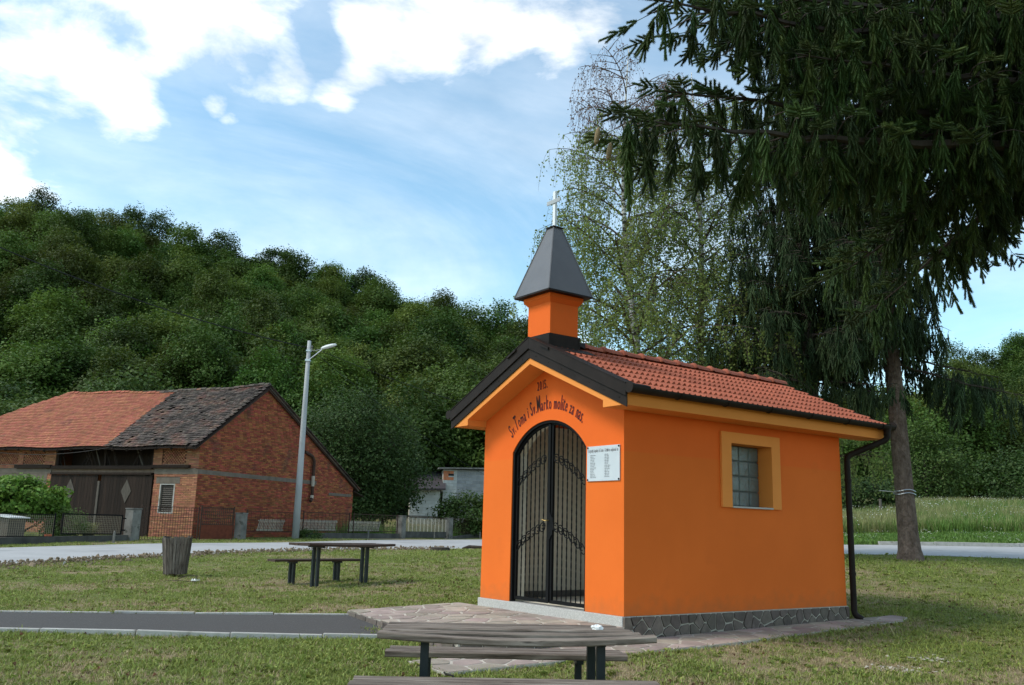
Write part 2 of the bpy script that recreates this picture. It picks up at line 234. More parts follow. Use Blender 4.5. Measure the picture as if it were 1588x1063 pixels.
# ------------------------------------------------------------------ mesh helpers
def tag(o, label=None, cat=None, group=None, kind=None):
    if label: o['label'] = label
    if cat: o['category'] = cat
    if group: o['group'] = group
    if kind: o['kind'] = kind
    return o
def thing(name, label, cat, loc=(0, 0, 0), rz=0.0, group=None):
    o = bpy.data.objects.new(name, None); o.empty_display_size = .1; COL.objects.link(o); o.location = loc; o.rotation_euler = (0, 0, rz)
    return tag(o, label, cat, group)
def link(name, me, m=None, parent=None, loc=None, rot=None):
    o = bpy.data.objects.new(name, me); COL.objects.link(o)
    if m is not None and not me.materials: me.materials.append(m)
    if parent: o.parent = parent
    if loc is not None: o.location = loc
    if rot is not None: o.rotation_euler = rot
    return o
class MB:
    def __init__(s): s.v = []; s.f = []
    def add(s, vs, fs):
        k = len(s.v); s.v += [tuple(map(float, p)) for p in vs]; s.f += [tuple(i+k for i in f) for f in fs]; return s
    def hexa(s, p): return s.add(p, [(0, 3, 2, 1), (4, 5, 6, 7), (0, 1, 5, 4), (1, 2, 6, 5), (2, 3, 7, 6), (3, 0, 4, 7)])
    def box(s, a, b):
        (x0, y0, z0), (x1, y1, z1) = a, b
        return s.hexa([(x0, y0, z0), (x1, y0, z0), (x1, y1, z0), (x0, y1, z0), (x0, y0, z1), (x1, y0, z1), (x1, y1, z1), (x0, y1, z1)])
    def beam(s, p, q, w, h, up=(0, 0, 1)):
        p, q = Vector(p), Vector(q); d = (q-p).normalized(); u = Vector(up)
        sd = d.cross(u)
        if sd.length < 1e-4: sd = d.cross(Vector((1, 0, 0)))
        sd.normalize(); u = sd.cross(d).normalized(); a = sd*w/2; b = u*h/2
        return s.hexa([p-a-b, p+a-b, q+a-b, q-a-b, p-a+b, p+a+b, q+a+b, q-a+b])
    def prism(s, poly, fn0, fn1):
        n = len(poly); vs = [fn0(*p) for p in poly] + [fn1(*p) for p in poly]
        return s.add(vs, [tuple(reversed(range(n))), tuple(range(n, 2*n))] + [(i, (i+1) % n, n+(i+1) % n, n+i) for i in range(n)])
    def panel(s, loops, fn0, fn1):
        pts = [p for l in loops for p in l]
        tris = tessellate_polygon([[Vector((p[0], p[1], 0)) for p in l] for l in loops]); n = len(pts)
        vs = [fn0(*p) for p in pts] + [fn1(*p) for p in pts]; fs = [tuple(t) for t in tris] + [(t[2]+n, t[1]+n, t[0]+n) for t in tris]
        k = 0
        for l in loops:
            m = len(l); fs += [(k+i, k+(i+1) % m, n+k+(i+1) % m, n+k+i) for i in range(m)]; k += m
        return s.add(vs, fs)
    def tube(s, pts, r, n=6, cap=True):
        pts = [Vector(p) for p in pts]; m = len(pts); rs = r if isinstance(r, (list, tuple, np.ndarray)) else [r]*m
        vs = []; ref = None
        for i, p in enumerate(pts):
            d = (pts[min(i+1, m-1)] - pts[max(i-1, 0)]).normalized()
            if ref is None:
                ref = d.orthogonal().normalized()
            ref = (ref - d*ref.dot(d)); ref = ref.normalized() if ref.length > 1e-6 else d.orthogonal().normalized()
            b = d.cross(ref)
            vs += [p + (ref*math.cos(2*math.pi*j/n) + b*math.sin(2*math.pi*j/n))*rs[i] for j in range(n)]
        fs = [(i*n+j, i*n+(j+1) % n, (i+1)*n+(j+1) % n, (i+1)*n+j) for i in range(m-1) for j in range(n)]
        if cap: fs += [tuple(reversed(range(n))), tuple(range((m-1)*n, m*n))]
        return s.add(vs, fs)
    def lathe(s, prof, n=16, c=(0, 0, 0)):
        vs = [(c[0]+r*math.cos(2*math.pi*j/n), c[1]+r*math.sin(2*math.pi*j/n), c[2]+z) for r, z in prof for j in range(n)]; m = len(prof)
        return s.add(vs, [(i*n+j, i*n+(j+1) % n, (i+1)*n+(j+1) % n, (i+1)*n+j) for i in range(m-1) for j in range(n)] + [tuple(reversed(range(n))), tuple(range((m-1)*n, m*n))])
    def mesh(s, name, m=None, smooth=False, fix=True):
        me = bpy.data.meshes.new(name); me.from_pydata(s.v, [], s.f); me.update()
        if fix:
            import bmesh
            bm = bmesh.new(); bm.from_mesh(me); bmesh.ops.recalc_face_normals(bm, faces=bm.faces); bm.to_mesh(me); bm.free()
        if smooth: me.polygons.foreach_set('use_smooth', [True]*len(me.polygons))
        if m is not None: me.materials.append(m)
        return me
    def build(s, name, m, parent=None, smooth=False, bevel=0.0, loc=None, rot=None, kind=None):
        o = link(name, s.mesh(name, m, smooth), None, parent, loc, rot)
        if bevel:
            b = o.modifiers.new('bevel', 'BEVEL'); b.width = bevel; b.segments = 2; b.limit_method = 'ANGLE'; b.angle_limit = R(40)
        if kind: o['kind'] = kind
        return o
def npmesh(name, V, F, m=None):
    """V (n,3) float, F (k,c) int"""
    me = bpy.data.meshes.new(name); V = np.asarray(V, np.float32); F = np.asarray(F, np.int32); k, c = F.shape
    me.vertices.add(len(V)); me.vertices.foreach_set('co', V.ravel()); me.loops.add(k*c); me.loops.foreach_set('vertex_index', F.ravel())
    me.polygons.add(k); me.polygons.foreach_set('loop_start', np.arange(0, k*c, c, dtype=np.int32)); me.polygons.foreach_set('loop_total', np.full(k, c, np.int32))
    me.update(calc_edges=True); me.validate()
    if m is not None: me.materials.append(m)
    return me
def copy_tree(o, parent=None):
    c = o.copy(); COL.objects.link(c); c.parent = parent
    for ch in o.children: copy_tree(ch, c)
    return c
def proto(name, me):
    return bpy.data.objects.new(name, me)
def scatter(name, pts, rot, scl, idx, protos, parent=None):
    """one object whose points carry instances of small meshes"""
    me = bpy.data.meshes.new(name); n = len(pts); me.vertices.add(n); me.vertices.foreach_set('co', np.asarray(pts, np.float32).ravel())
    a = me.attributes.new('rot', 'FLOAT_VECTOR', 'POINT'); a.data.foreach_set('vector', np.asarray(rot, np.float32).ravel())
    scl = np.asarray(scl, np.float32)
    if scl.ndim == 1: scl = np.repeat(scl[:, None], 3, 1)
    a = me.attributes.new('scl', 'FLOAT_VECTOR', 'POINT'); a.data.foreach_set('vector', scl.ravel())
    a = me.attributes.new('idx', 'INT', 'POINT'); a.data.foreach_set('value', np.asarray(idx, np.int32))
    o = link(name, me, None, parent)
    ng = bpy.data.node_groups.new(name, 'GeometryNodeTree')
    ng.interface.new_socket('Geometry', in_out='INPUT', socket_type='NodeSocketGeometry'); ng.interface.new_socket('Geometry', in_out='OUTPUT', socket_type='NodeSocketGeometry')
    N, L = ng.nodes, ng.links; gi = N.new('NodeGroupInput'); go = N.new('NodeGroupOutput')
    join = N.new('GeometryNodeJoinGeometry')
    for p in reversed(list(protos)):
        oi = N.new('GeometryNodeObjectInfo'); oi.inputs['Object'].default_value = p
        g2 = N.new('GeometryNodeGeometryToInstance'); L.new(oi.outputs['Geometry'], g2.inputs[0]); L.new(g2.outputs[0], join.inputs[0])
    iop = N.new('GeometryNodeInstanceOnPoints'); L.new(gi.outputs[0], iop.inputs['Points']); L.new(join.outputs[0], iop.inputs['Instance'])
    iop.inputs['Pick Instance'].default_value = True
    def attr(nm, t, sock):
        n = N.new('GeometryNodeInputNamedAttribute'); n.data_type = t; n.inputs['Name'].default_value = nm
        L.new(n.outputs['Attribute'], iop.inputs[sock])
    attr('idx', 'INT', 'Instance Index'); attr('rot', 'FLOAT_VECTOR', 'Rotation'); attr('scl', 'FLOAT_VECTOR', 'Scale')
    L.new(iop.outputs[0], go.inputs[0])
    md = o.modifiers.new('scatter', 'NODES'); md.node_group = ng
    return o

# value noise in numpy (patches of dry grass)
def vnoise(x, y, seed=0):
    xi = np.floor(x).astype(np.int64); yi = np.floor(y).astype(np.int64); fx = x-xi; fy = y-yi; fx = fx*fx*(3-2*fx); fy = fy*fy*(3-2*fy)
    def h(a, b):
        v = np.sin(a*127.1 + b*311.7 + seed*74.7)*43758.5453; return v-np.floor(v)
    return (h(xi, yi)*(1-fx)+h(xi+1, yi)*fx)*(1-fy) + (h(xi, yi+1)*(1-fx)+h(xi+1, yi+1)*fx)*fy
def fbm(x, y, seed=0, o=4):
    r = 0; a = .5; t = 0
    for i in range(o): r = r + a*vnoise(x*2**i, y*2**i, seed+i*13); t += a; a *= .55
    return r/t
def inside(poly, x, y):
    x = np.asarray(x); y = np.asarray(y); r = np.zeros(x.shape, bool); n = len(poly); j = n-1
    for i in range(n):
        xi, yi = poly[i][:2]; xj, yj = poly[j][:2]
        r ^= ((yi > y) != (yj > y)) & (x < (xj-xi)*(y-yi)/((yj-yi) or 1e-9)+xi); j = i
    return r
def clip(poly, nx, ny, c):
    out = []; n = len(poly)
    for i in range(n):
        p, q = poly[i], poly[(i+1) % n]; dp = nx*p[0]+ny*p[1]-c; dq = nx*q[0]+ny*q[1]-c
        if dp <= 0: out.append(p)
        if (dp < 0) != (dq < 0) and abs(dp-dq) > 1e-12:
            t = dp/(dp-dq); out.append((p[0]+(q[0]-p[0])*t, p[1]+(q[1]-p[1])*t))
    return out
def voronoi(seeds, bound, gap):
    cells = []
    for i, a in enumerate(seeds):
        poly = list(bound)
        for j, b in enumerate(seeds):
            if i == j: continue
            dx, dy = b[0]-a[0], b[1]-a[1]; d = math.hypot(dx, dy)
            if d > 2.0: continue
            nx, ny = dx/d, dy/d; poly = clip(poly, nx, ny, nx*(a[0]+b[0])/2+ny*(a[1]+b[1])/2-gap/2)
            if len(poly) < 3: break
        if len(poly) < 3: continue
        c = []                                    # knock the corners off
        n = len(poly)
        for k in range(n):
            p, q = poly[k], poly[(k+1) % n]
            if math.hypot(q[0]-p[0], q[1]-p[1]) < 1e-3: continue
            c += [(p[0]*.9+q[0]*.1, p[1]*.9+q[1]*.1), (p[0]*.1+q[0]*.9, p[1]*.1+q[1]*.9)]
        if len(c) >= 3: cells.append(c)
    return cells
def poisson(bound, r, n, seed):
    rr = random.Random(seed); xs = [p[0] for p in bound]; ys = [p[1] for p in bound]; out = []
    for _ in range(n):
        x, y = rr.uniform(min(xs), max(xs)), rr.uniform(min(ys), max(ys))
        if inside(bound, np.array([x]), np.array([y]))[0] and all((x-a)**2+(y-b)**2 > r*r for a, b in out): out.append((x, y))
    return out

# ------------------------------------------------------------------ terrain
CTRL = np.array([(0, 0, -.2), (-3, 5, -.1), (0, 6.9, -.12), (3, 6, -.1), (-6, 8, 0), (-4, 10, .03), (1.4, 10.5, .02), (-6, 12, .07), (-3.5, 18, .1), (-7, 19.7, .1), (-11.6, 21.5, .15),
    (-16.2, 29.5, .25), (-11.5, 40, .42), (-1.4, 40, .4), (-2, 62, .55), (-14, 36, .40), (5, 13.6, .10), (6, 9, -.05), (10, 23, .76), (10, 26, .78), (12.5, 33, .98), (18, 33, 1.05), (14.5, 26, .78), (7, 17, .3),
    (10, 15, .22), (-22, 45, .5), (-8, 72, 1.4), (-26, 60, .9), (24, 60, 2.5), (34, 60, 3.1), (30, 75, 3.5), (3, 25, .55), (5.5, 26, .6), (-30, 25, .1), (-20, 10, 0), (20, 10, 0), (0, -20, -.2), (40, 30, 1.0),
    (-60, 30, .4), (60, 60, 3.3), (0, 90, 2.2), (-40, 90, 3), (60, 90, 4.5), (-60, 60, 1), (18, 40, 1.35), (9, 48, 1.0), (-11, 53, .55), (-7.3, 44, .5), (80, 10, .5), (-80, 0, 0), (0, -60, -.2), (60, -30, 0)], float)
def _k(a, b): return np.sqrt(((a[:, None, :]-b[None, :, :])**2).sum(-1)+9.0)
_A = _k(CTRL[:, :2], CTRL[:, :2]); _W = np.linalg.solve(_A + np.eye(len(CTRL))*.05*-1, CTRL[:, 2]-.3)
def gz(x, y):
    s = np.shape(x); p = np.stack([np.clip(np.ravel(x), -110, 110), np.clip(np.ravel(y), -70, 110)], -1).astype(float); out = np.empty(len(p))
    for i in range(0, len(p), 20000): out[i:i+20000] = _k(p[i:i+20000], CTRL[:, :2])@_W + .3
    return out.reshape(s)
def gzs(x, y): return float(gz(np.array([x]), np.array([y]))[0])

CH = np.array([1.390, 10.972, .315]); CHR = -.942
def chw(x, y, z=0):
    c, s = math.cos(CHR), math.sin(CHR); return (CH[0]+c*x-s*y, CH[1]+s*x+c*y, CH[2]+z)

NEAR = [(-20, -6), (-14.6, 12), (-11.6, 21.5), (-10.1, 26), (-7.4, 31), (-1.3, 38), (6, 44), (16, 52)]
FARE = [(-34, 0), (-22.5, 18), (-16.1, 29), (-13.6, 33.4), (-10.9, 37.2), (-7.3, 43.6), (-2.0, 55), (6, 66)]
SNEAR = [(70, 29), (30, 26.6), (14.5, 26), (9.7, 26), (5.6, 28.2), (2.2, 33), (-.4, 38.6)]
SFAR = [(70, 36.5), (30, 33.6), (18.5, 33), (12.3, 33), (8.8, 35.6), (7, 40), (6.5, 44.2)]
def smooth_line(p, n):
    p = np.array(p, float); d = np.r_[0, np.cumsum(np.hypot(*(p[1:]-p[:-1]).T))]; d /= d[-1]; t = np.linspace(0, 1, n)
    q = np.stack([np.interp(t, d, p[:, k]) for k in (0, 1)], -1)
    for _ in range(int(n/10)): q[1:-1] = .25*q[:-2]+.5*q[1:-1]+.25*q[2:]
    return q
RN, RF = smooth_line(NEAR, 120), smooth_line(FARE, 120); SN, SF = smooth_line(SNEAR, 120), smooth_line(SFAR, 120)
PFAR = smooth_line([(-14, 11.6), (-10, 11.55), (-6.37, 11.88), (-4.0, 12.28), (-1.7, 12.72)], 50)
PNEAR = smooth_line([(-14, 10.2), (-10, 10.0), (-5.44, 10.19), (-3.2, 10.42), (-.7, 10.72)], 50)
TERR = [(-3.5, -1.80), (.03, -2.32), (.03, -.02), (-3.5, -.02)]            # chapel frame
TERR_W = [chw(*p)[:2] for p in TERR]
STRIP = [(.05, -2.9), (.72, -2.9), (.74, .8), (.62, 3.0), (.50, 5.0), (.30, 5.45), (.05, 5.5)]
STRIP_W = [chw(*p)[:2] for p in STRIP]
CHAP_W = [chw(*p)[:2] for p in [(-3.0, 0), (.05, 0), (.05, 4.45), (-3.0, 4.45)]]
ROAD_P = list(map(tuple, RN)) + list(map(tuple, RF[::-1])); SIDE_P = list(map(tuple, SN)) + list(map(tuple, SF[::-1])); PATH_P = list(map(tuple, PFAR)) + list(map(tuple, PNEAR[::-1]))
def dryness(x, y):
    d = fbm(x*.55, y*.55, 3)*.6 + fbm(x*2.1, y*2.1, 9)*.4
    d = np.clip((d-.46)*5.0, 0, 1)
    return d
def ground():
    xs = np.unique(np.r_[np.linspace(-900, -60, 15), np.linspace(-60, -20, 41), np.arange(-20, 20.01, .3), np.linspace(20, 60, 41), np.linspace(60, 900, 15)])
    ys = np.unique(np.r_[np.linspace(-300, -10, 10), np.linspace(-10, 4, 15), np.arange(4, 46, .3), np.linspace(46, 100, 55), np.linspace(100, 1200, 20)])
    X, Y = np.meshgrid(xs, ys); Z = gz(X, Y)
    Z = Z + np.where((np.abs(X) < 40) & (Y < 46), (fbm(X*1.1, Y*1.1, 5)-.5)*.06, 0)
    for poly, dz in ((ROAD_P, -.08), (SIDE_P, -.08), (PATH_P, -.05), (TERR_W, -.15), (STRIP_W, -.1), (CHAP_W, -.1)):
        Z = Z + np.where(inside(poly, X, Y), dz, 0)
    nx, ny = len(xs), len(ys); I = np.arange(nx*ny).reshape(ny, nx)
    F = np.stack([I[:-1, :-1], I[:-1, 1:], I[1:, 1:], I[1:, :-1]], -1).reshape(-1, 4)
    me = npmesh('ground', np.stack([X, Y, Z], -1).reshape(-1, 3), F, GROUNDM)
    me.polygons.foreach_set('use_smooth', [True]*len(F))
    a = me.attributes.new('dry', 'FLOAT', 'POINT'); a.data.foreach_set('value', dryness(X, Y).ravel().astype(np.float32))
    tag(link('ground', me), kind='structure')
ground()
def strip(name, A, B, m, off=.03, k=6, skirt=.2):
    n = len(A); V = []; F = []
    for i in range(n):
        for j in range(k):
            p = A[i]*(1-j/(k-1))+B[i]*j/(k-1); V.append((p[0], p[1], 0))
    V = np.array(V); V[:, 2] = gz(V[:, 0], V[:, 1])+off
    I = np.arange(n*k).reshape(n, k); F = np.stack([I[:-1, :-1], I[:-1, 1:], I[1:, 1:], I[1:, :-1]], -1).reshape(-1, 4)
    me = npmesh(name, V, F, m); me.polygons.foreach_set('use_smooth', [True]*len(F)); return tag(link(name, me), kind='structure')
strip('road', RN, RF, ASPH_R, .02); strip('side_road', SN, SF, ASPH_R, .026); path = strip('footpath', PNEAR, PFAR, ASPH_P, .022)
# kerbstones of the footpath (each a stone of its own)
def kerb_run(parent, line, w, up, length, side, lift=0.0, dn=.16):
    d = np.r_[0, np.cumsum(np.hypot(*(line[1:]-line[:-1]).T))]; t = 0.0
    at = lambda s: np.array([np.interp(s, d, line[:, 0]), np.interp(s, d, line[:, 1])])
    while t+length < d[-1]:
        a, b = at(t+.006), at(t+length-.006); u = (b-a)/np.linalg.norm(b-a); nrm = np.array([-u[1], u[0]])*side
        za, zb = gzs(*a)+lift+random.uniform(-.008, .008), gzs(*b)+lift+random.uniform(-.008, .008); j = random.uniform(-.004, .004); a = a+nrm*random.uniform(-.008, .008); b = b+nrm*random.uniform(-.008, .008)
        p = [(*a, za-dn), (*b, zb-dn), (*(b+nrm*w), zb-dn), (*(a+nrm*w), za-dn), (*a, za+up+j), (*b, zb+up+j), (*(b+nrm*w), zb+up+j), (*(a+nrm*w), za+up+j)]
        MB().hexa(p).build('kerbstone', KERB, parent, bevel=.008); t += length
kerb_run(path, PNEAR, .06, .062, 1.0, -1); kerb_run(path, PFAR, .06, .045, 1.0, 1)
sk = tag(bpy.data.objects.new('road_kerb', None), kind='structure'); COL.objects.link(sk)
kerb_run(sk, SF[(SF[:, 0] > 13.2) & (SF[:, 0] < 40)][::-1], .16, .13, 1.0, 1, lift=.03)

# ------------------------------------------------------------------ paving
def flags(parent, bound, r, tries, zfn, gap, m, thick=.05, seed=1, fr=None, name='paving_stone'):
    for c in voronoi(poisson(bound, r, tries, seed), bound, gap):
        dz = random.uniform(-.0015, .003)
        MB().prism(c, lambda x, y: (x, y, zfn(x, y)-thick), lambda x, y: (x, y, zfn(x, y)+dz)).build(name, m, parent)
def grow(poly, g):
    cx = sum(p[0] for p in poly)/len(poly); cy = sum(p[1] for p in poly)/len(poly)
    return [(p[0]+g*np.sign(p[0]-cx), p[1]+g*np.sign(p[1]-cy)) for p in poly]
tz = lambda x, y: -.112 + .030*y
terrace = MB().prism([(p[0], p[1]) for p in TERR], lambda x, y: (x, y, -.75), lambda x, y: (x, y, tz(x, y)-.0045)).build('terrace', MORTAR, None, loc=tuple(CH), rot=(0, 0, CHR)); tag(terrace, kind='structure')
flags(terrace, TERR, .27, 1500, tz, .036, STONE_P, seed=4)
sz = lambda x, y: -.255 + .0175*y - .03*x
pstrip = MB().panel([STRIP], lambda x, y: (x, y, -.75), lambda x, y: (x, y, sz(x, y)-.0045)).build('paved_strip', MORTAR, None, loc=tuple(CH), rot=(0, 0, CHR)); tag(pstrip, kind='structure')
flags(pstrip, [(.06, -2.88), (.71, -2.88), (.73, .8), (.61, 3.0), (.49, 5.0), (.29, 5.43), (.06, 5.48)], .24, 1500, sz, .034, STONE_P, seed=6)
# riser stones along the terrace's right edge and front edge
def riser(p, q, fn_top, fn_bot, seed, parent, out):
    rr = random.Random(seed); L_ = math.hypot(q[0]-p[0], q[1]-p[1]); u = ((q[0]-p[0])/L_, (q[1]-p[1])/L_); s = .015
    while s < L_-.12:
        w = min(rr.uniform(.22, .46), L_-s-.01)
        pts = []
        for ss in (s, s+w-.022):
            x, y = p[0]+u[0]*ss, p[1]+u[1]*ss; pts.append((x, y))
        mb = MB(); (ax, ay), (bx, by) = pts; t = rr.uniform(.012, .022)
        mb.hexa([(ax, ay, fn_bot(ax, ay)), (bx, by, fn_bot(bx, by)), (bx+out[0]*t, by+out[1]*t, fn_bot(bx, by)), (ax+out[0]*t, ay+out[1]*t, fn_bot(ax, ay)),
                 (ax, ay, fn_top(ax, ay)-.012), (bx, by, fn_top(bx, by)-.012), (bx+out[0]*t, by+out[1]*t, fn_top(bx, by)-.012), (ax+out[0]*t, ay+out[1]*t, fn_top(ax, ay)-.012)])
        mb.build('riser_stone', STONE_D, parent, bevel=.005); s += w
riser((.03, -2.3), (.03, -.05), tz, lambda x, y: sz(.05, y)-.02, 3, terrace, (1, 0))
riser((-3.48, -1.815), (.02, -2.325), tz, lambda x, y: -.42, 5, terrace, (-.147, -.989)); riser((-3.5, -.05), (-3.5, -1.79), tz, lambda x, y: -.42, 6, terrace, (-1, 0))

# ------------------------------------------------------------------ chapel
W, LN, CX = 2.974, 4.396, -1.487
chapel = thing('chapel', 'small orange roadside chapel with red tiled roof, bell turret and white cross', 'chapel', tuple(CH), CHR)
HG = .79; ZS = 2.02; ZA = 2.42; GR = (HG*HG+(ZA-ZS)**2)/(2*(ZA-ZS)); GZ0 = ZA-GR; GA = math.asin(HG/GR)
arc = [(CX+GR*math.sin(a), GZ0+GR*math.cos(a)) for a in np.linspace(-GA, GA, 25)]
SL = .44
fw = [(-W, 0), (CX-HG, 0), (CX-HG, ZS)] + arc[1:-1] + [(CX+HG, ZS), (CX+HG, 0), (0, 0), (0, 2.56), (CX, 3.2), (-W, 2.56)]
lin = [(CX-HG, 0), (CX-HG, ZS)] + arc[1:-1] + [(CX+HG, ZS), (CX+HG, 0)]
MB().panel([lin+[(CX+(p[0]-CX)*.992, GZ0+(p[1]-GZ0)*.992 if p[1] > 0 else 0) for p in reversed(lin)]], lambda x, z: (x, .09, z), lambda x, z: (x, .2495, z)).build('reveal', BEIGE, chapel)
MB().panel([fw], lambda x, z: (x, 0, z), lambda x, z: (x, .25, z)).build('front_wall', ORANGE, chapel)
win = [(1.92, 1.325), (2.76, 1.325), (2.76, 2.17), (1.92, 2.17)]
MB().panel([[(.25, 0), (LN, 0), (LN, 2.56), (.25, 2.56)], win], lambda y, z: (0, y, z), lambda y, z: (-.25, y, z)).build('side_wall', ORANGE, chapel)
MB().box((-W, .25, 0), (-W+.25, LN, 2.56)).build('side_wall', ORANGE, chapel)
MB().prism([(-W+.25, 0), (-.25, 0), (-.25, 2.56), (CX, 3.2), (-W+.25, 2.56)], lambda x, z: (x, LN, z), lambda x, z: (x, LN-.25, z)).build('rear_wall', ORANGE, chapel)
# interior
for nm, a, b, m in (('interior_wall', (-W+.253, .25, 0), (-W+.262, LN-.27, 2.5), BEIGE), ('interior_wall', (-W+.264, LN-.262, 0), (-.264, LN-.253, 2.6), BEIGE), ('floor', (-W+.1, .05, -.1), (-.1, LN-.1, -.004), BEIGE),
                    ('skirting', (-W+.264, LN-.274, 0), (-.264, LN-.263, .13), SKIRT), ('skirting', (-W+.263, .26, 0), (-W+.273, LN-.276, .09), SKIRT)):
    MB().box(a, b).build(nm, m, chapel)
mb = MB().panel([[(.25, 0), (LN-.27, 0), (LN-.27, 2.5), (.25, 2.5)], win], lambda y, z: (-.253, y, z), lambda y, z: (-.262, y, z)); mb.build('interior_wall', BEIGE, chapel)
# plinth: granite sill at the front, rubble stone at the side
MB().box((-W-.02, -.03, -.5), (.004, .2, -.002)).build('granite_sill', GRANITE, chapel, bevel=.006)
pl = MB().box((-.2, .202, -.6), (.012, LN+.02, -.002)).box((-W-.02, .202, -.6), (-W+.2, LN+.02, -.002)).box((-W+.2, LN-.2, -.6), (-.2, LN+.02, -.002)).build('plinth', MORTAR, chapel)
pb = [(-.02, -.36), (LN+.02, -.36), (LN+.02, -.012), (-.02, -.012)]
for c in voronoi(poisson(pb, .135, 1500, 8), pb, .02):
    t = random.uniform(.022, .034)
    MB().prism(c, lambda y, z: (.005, y, z), lambda y, z: (t, y, z)).build('plinth_stone', STONE_D, pl)
# roof slab with boxed eaves, painted ochre
ST, SB = 3.40, 3.15; E_ = 1.85
sec = [(0, ST), (E_, ST-SL*E_), (E_, 2.43), (1.47, 2.43), (1.47, SB-SL*1.44), (0, SB), (-1.47, SB-SL*1.44), (-1.47, 2.43), (-E_, 2.43), (-E_, ST-SL*E_)]
MB().panel([[(CX+a, b) for a, b in sec]], lambda x, z: (x, -.33, z), lambda x, z: (x, 5.0, z)).build('eaves_soffit', YELLOW, chapel)
for s in (1, -1):
    for (zb, zt, y0, nm) in ((3.232, 3.356, -.346, 'verge_board'), (3.358, 3.508, -.366, 'verge_flashing')):
        MB().prism([(CX, zb), (CX+s*1.9, zb-SL*1.9), (CX+s*1.9, zt-SL*1.9), (CX, zt)], lambda x, z: (x, y0, z), lambda x, z: (x, -.331, z)).build(nm, BROWNM, chapel, bevel=.004)
    MB().prism([(CX, 3.509), (CX+s*1.9, 3.509-SL*1.9), (CX+s*1.9, 3.521-SL*1.9), (CX, 3.521)], lambda x, z: (x, -.372, z), lambda x, z: (x, -.20, z)).build('verge_cap', BROWNM, chapel)
    MB().prism([(CX, 3.30), (CX+s*1.9, 3.30-SL*1.9), (CX+s*1.9, 3.485-SL*1.9), (CX, 3.485)], lambda x, z: (x, 5.001, z), lambda x, z: (x, 5.05, z)).build('verge_board', BROWNM, chapel)
    for k in range(7):      # rivet heads on the verge boards
        xx = .15+k*.27
        MB().lathe([(.004, 0), (.009, .001), (.006, .005)], 8).build('rivet', BROWNM, chapel, loc=(CX+s*xx, -.347, 3.30-SL*xx), rot=(R(90), 0, 0))
# clay tiles
def tile_mesh(w=.2, l=.36):
    mb = MB(); n = 11; V = []; F = []
    for i in range(n):
        t = i/(n-1); z = .021*math.cos(t*4*math.pi+.6); V += [(t*(w+.004), 0, z), (t*(w+.004), l, z-.004), (t*(w+.004), .004, min(z, .0)-.030)]
    for i in range(n-1):
        a, b = 3*i, 3*i+3; F += [(a, b, b+1, a+1), (a+2, b+2, b, a)]
    mb.add(V, F); return mb.mesh('roof_tile', TILE, fix=False)
TM = tile_mesh(); ang = math.atan(SL); cs, sn = math.cos(ang), math.sin(ang)
def tile_matrix(side, y, s):
    # s: distance down the slope from the ridge of the tile's lower edge
    x = CX+side*s*cs; z = 3.472-s*sn
    up = Vector((-side*cs, 0, sn)); al = Vector((0, side, 0)); nn = al.cross(up)
    up = (up - nn*.085).normalized(); nn = al.cross(up)
    return Matrix(((al.x, up.x, nn.x, x), (al.y, up.y, nn.y, y), (al.z, up.z, nn.z, z+.018), (0, 0, 0, 1)))
for r in range(7):
    s = 2.085-r*.297
    for c in range(26):
        y = -.19+c*.2
        o = link('roof_tile', TM, None, chapel); o.matrix_local = tile_matrix(1, y, s+random.uniform(-.003, .003))
mbl = MB()
for r in range(7):
    for c in range(26):
        M_ = tile_matrix(-1, -.19+(c+1)*.2, 2.085-r*.297); k = len(mbl.v)
        mbl.v += [tuple(M_@v.co) for v in TM.vertices]; mbl.f += [tuple(i+k for i in p.vertices) for p in TM.polygons]
link('roof_tile_field', mbl.mesh('roof_tile_field', TILE, fix=False), None, chapel)['kind'] = 'stuff'
def ridge_mesh():
    mb = MB(); n = 9; prof = [(.0, .088, 0), (.04, .10, .004), (.065, .10, .004), (.085, .088, 0), (.42, .078, -.004)]; V = []; F = []
    for y, r, dz in prof:
        for j in range(n):
            a = math.pi*(.04+.92*j/(n-1)); V.append((r*math.cos(a), y, r*math.sin(a)+dz))
    for i in range(len(prof)-1):
        for j in range(n-1): F.append((i*n+j, i*n+j+1, (i+1)*n+j+1, (i+1)*n+j))
    F.append(tuple(range(n))); mb.add(V, F); return mb.mesh('ridge_tile', TILE, smooth=True)
RM = ridge_mesh()
for k in range(12):
    link('ridge_tile', RM, None, chapel, (CX, .56+k*.375, 3.468), (R(random.uniform(-.6, .6)), 0, 0))
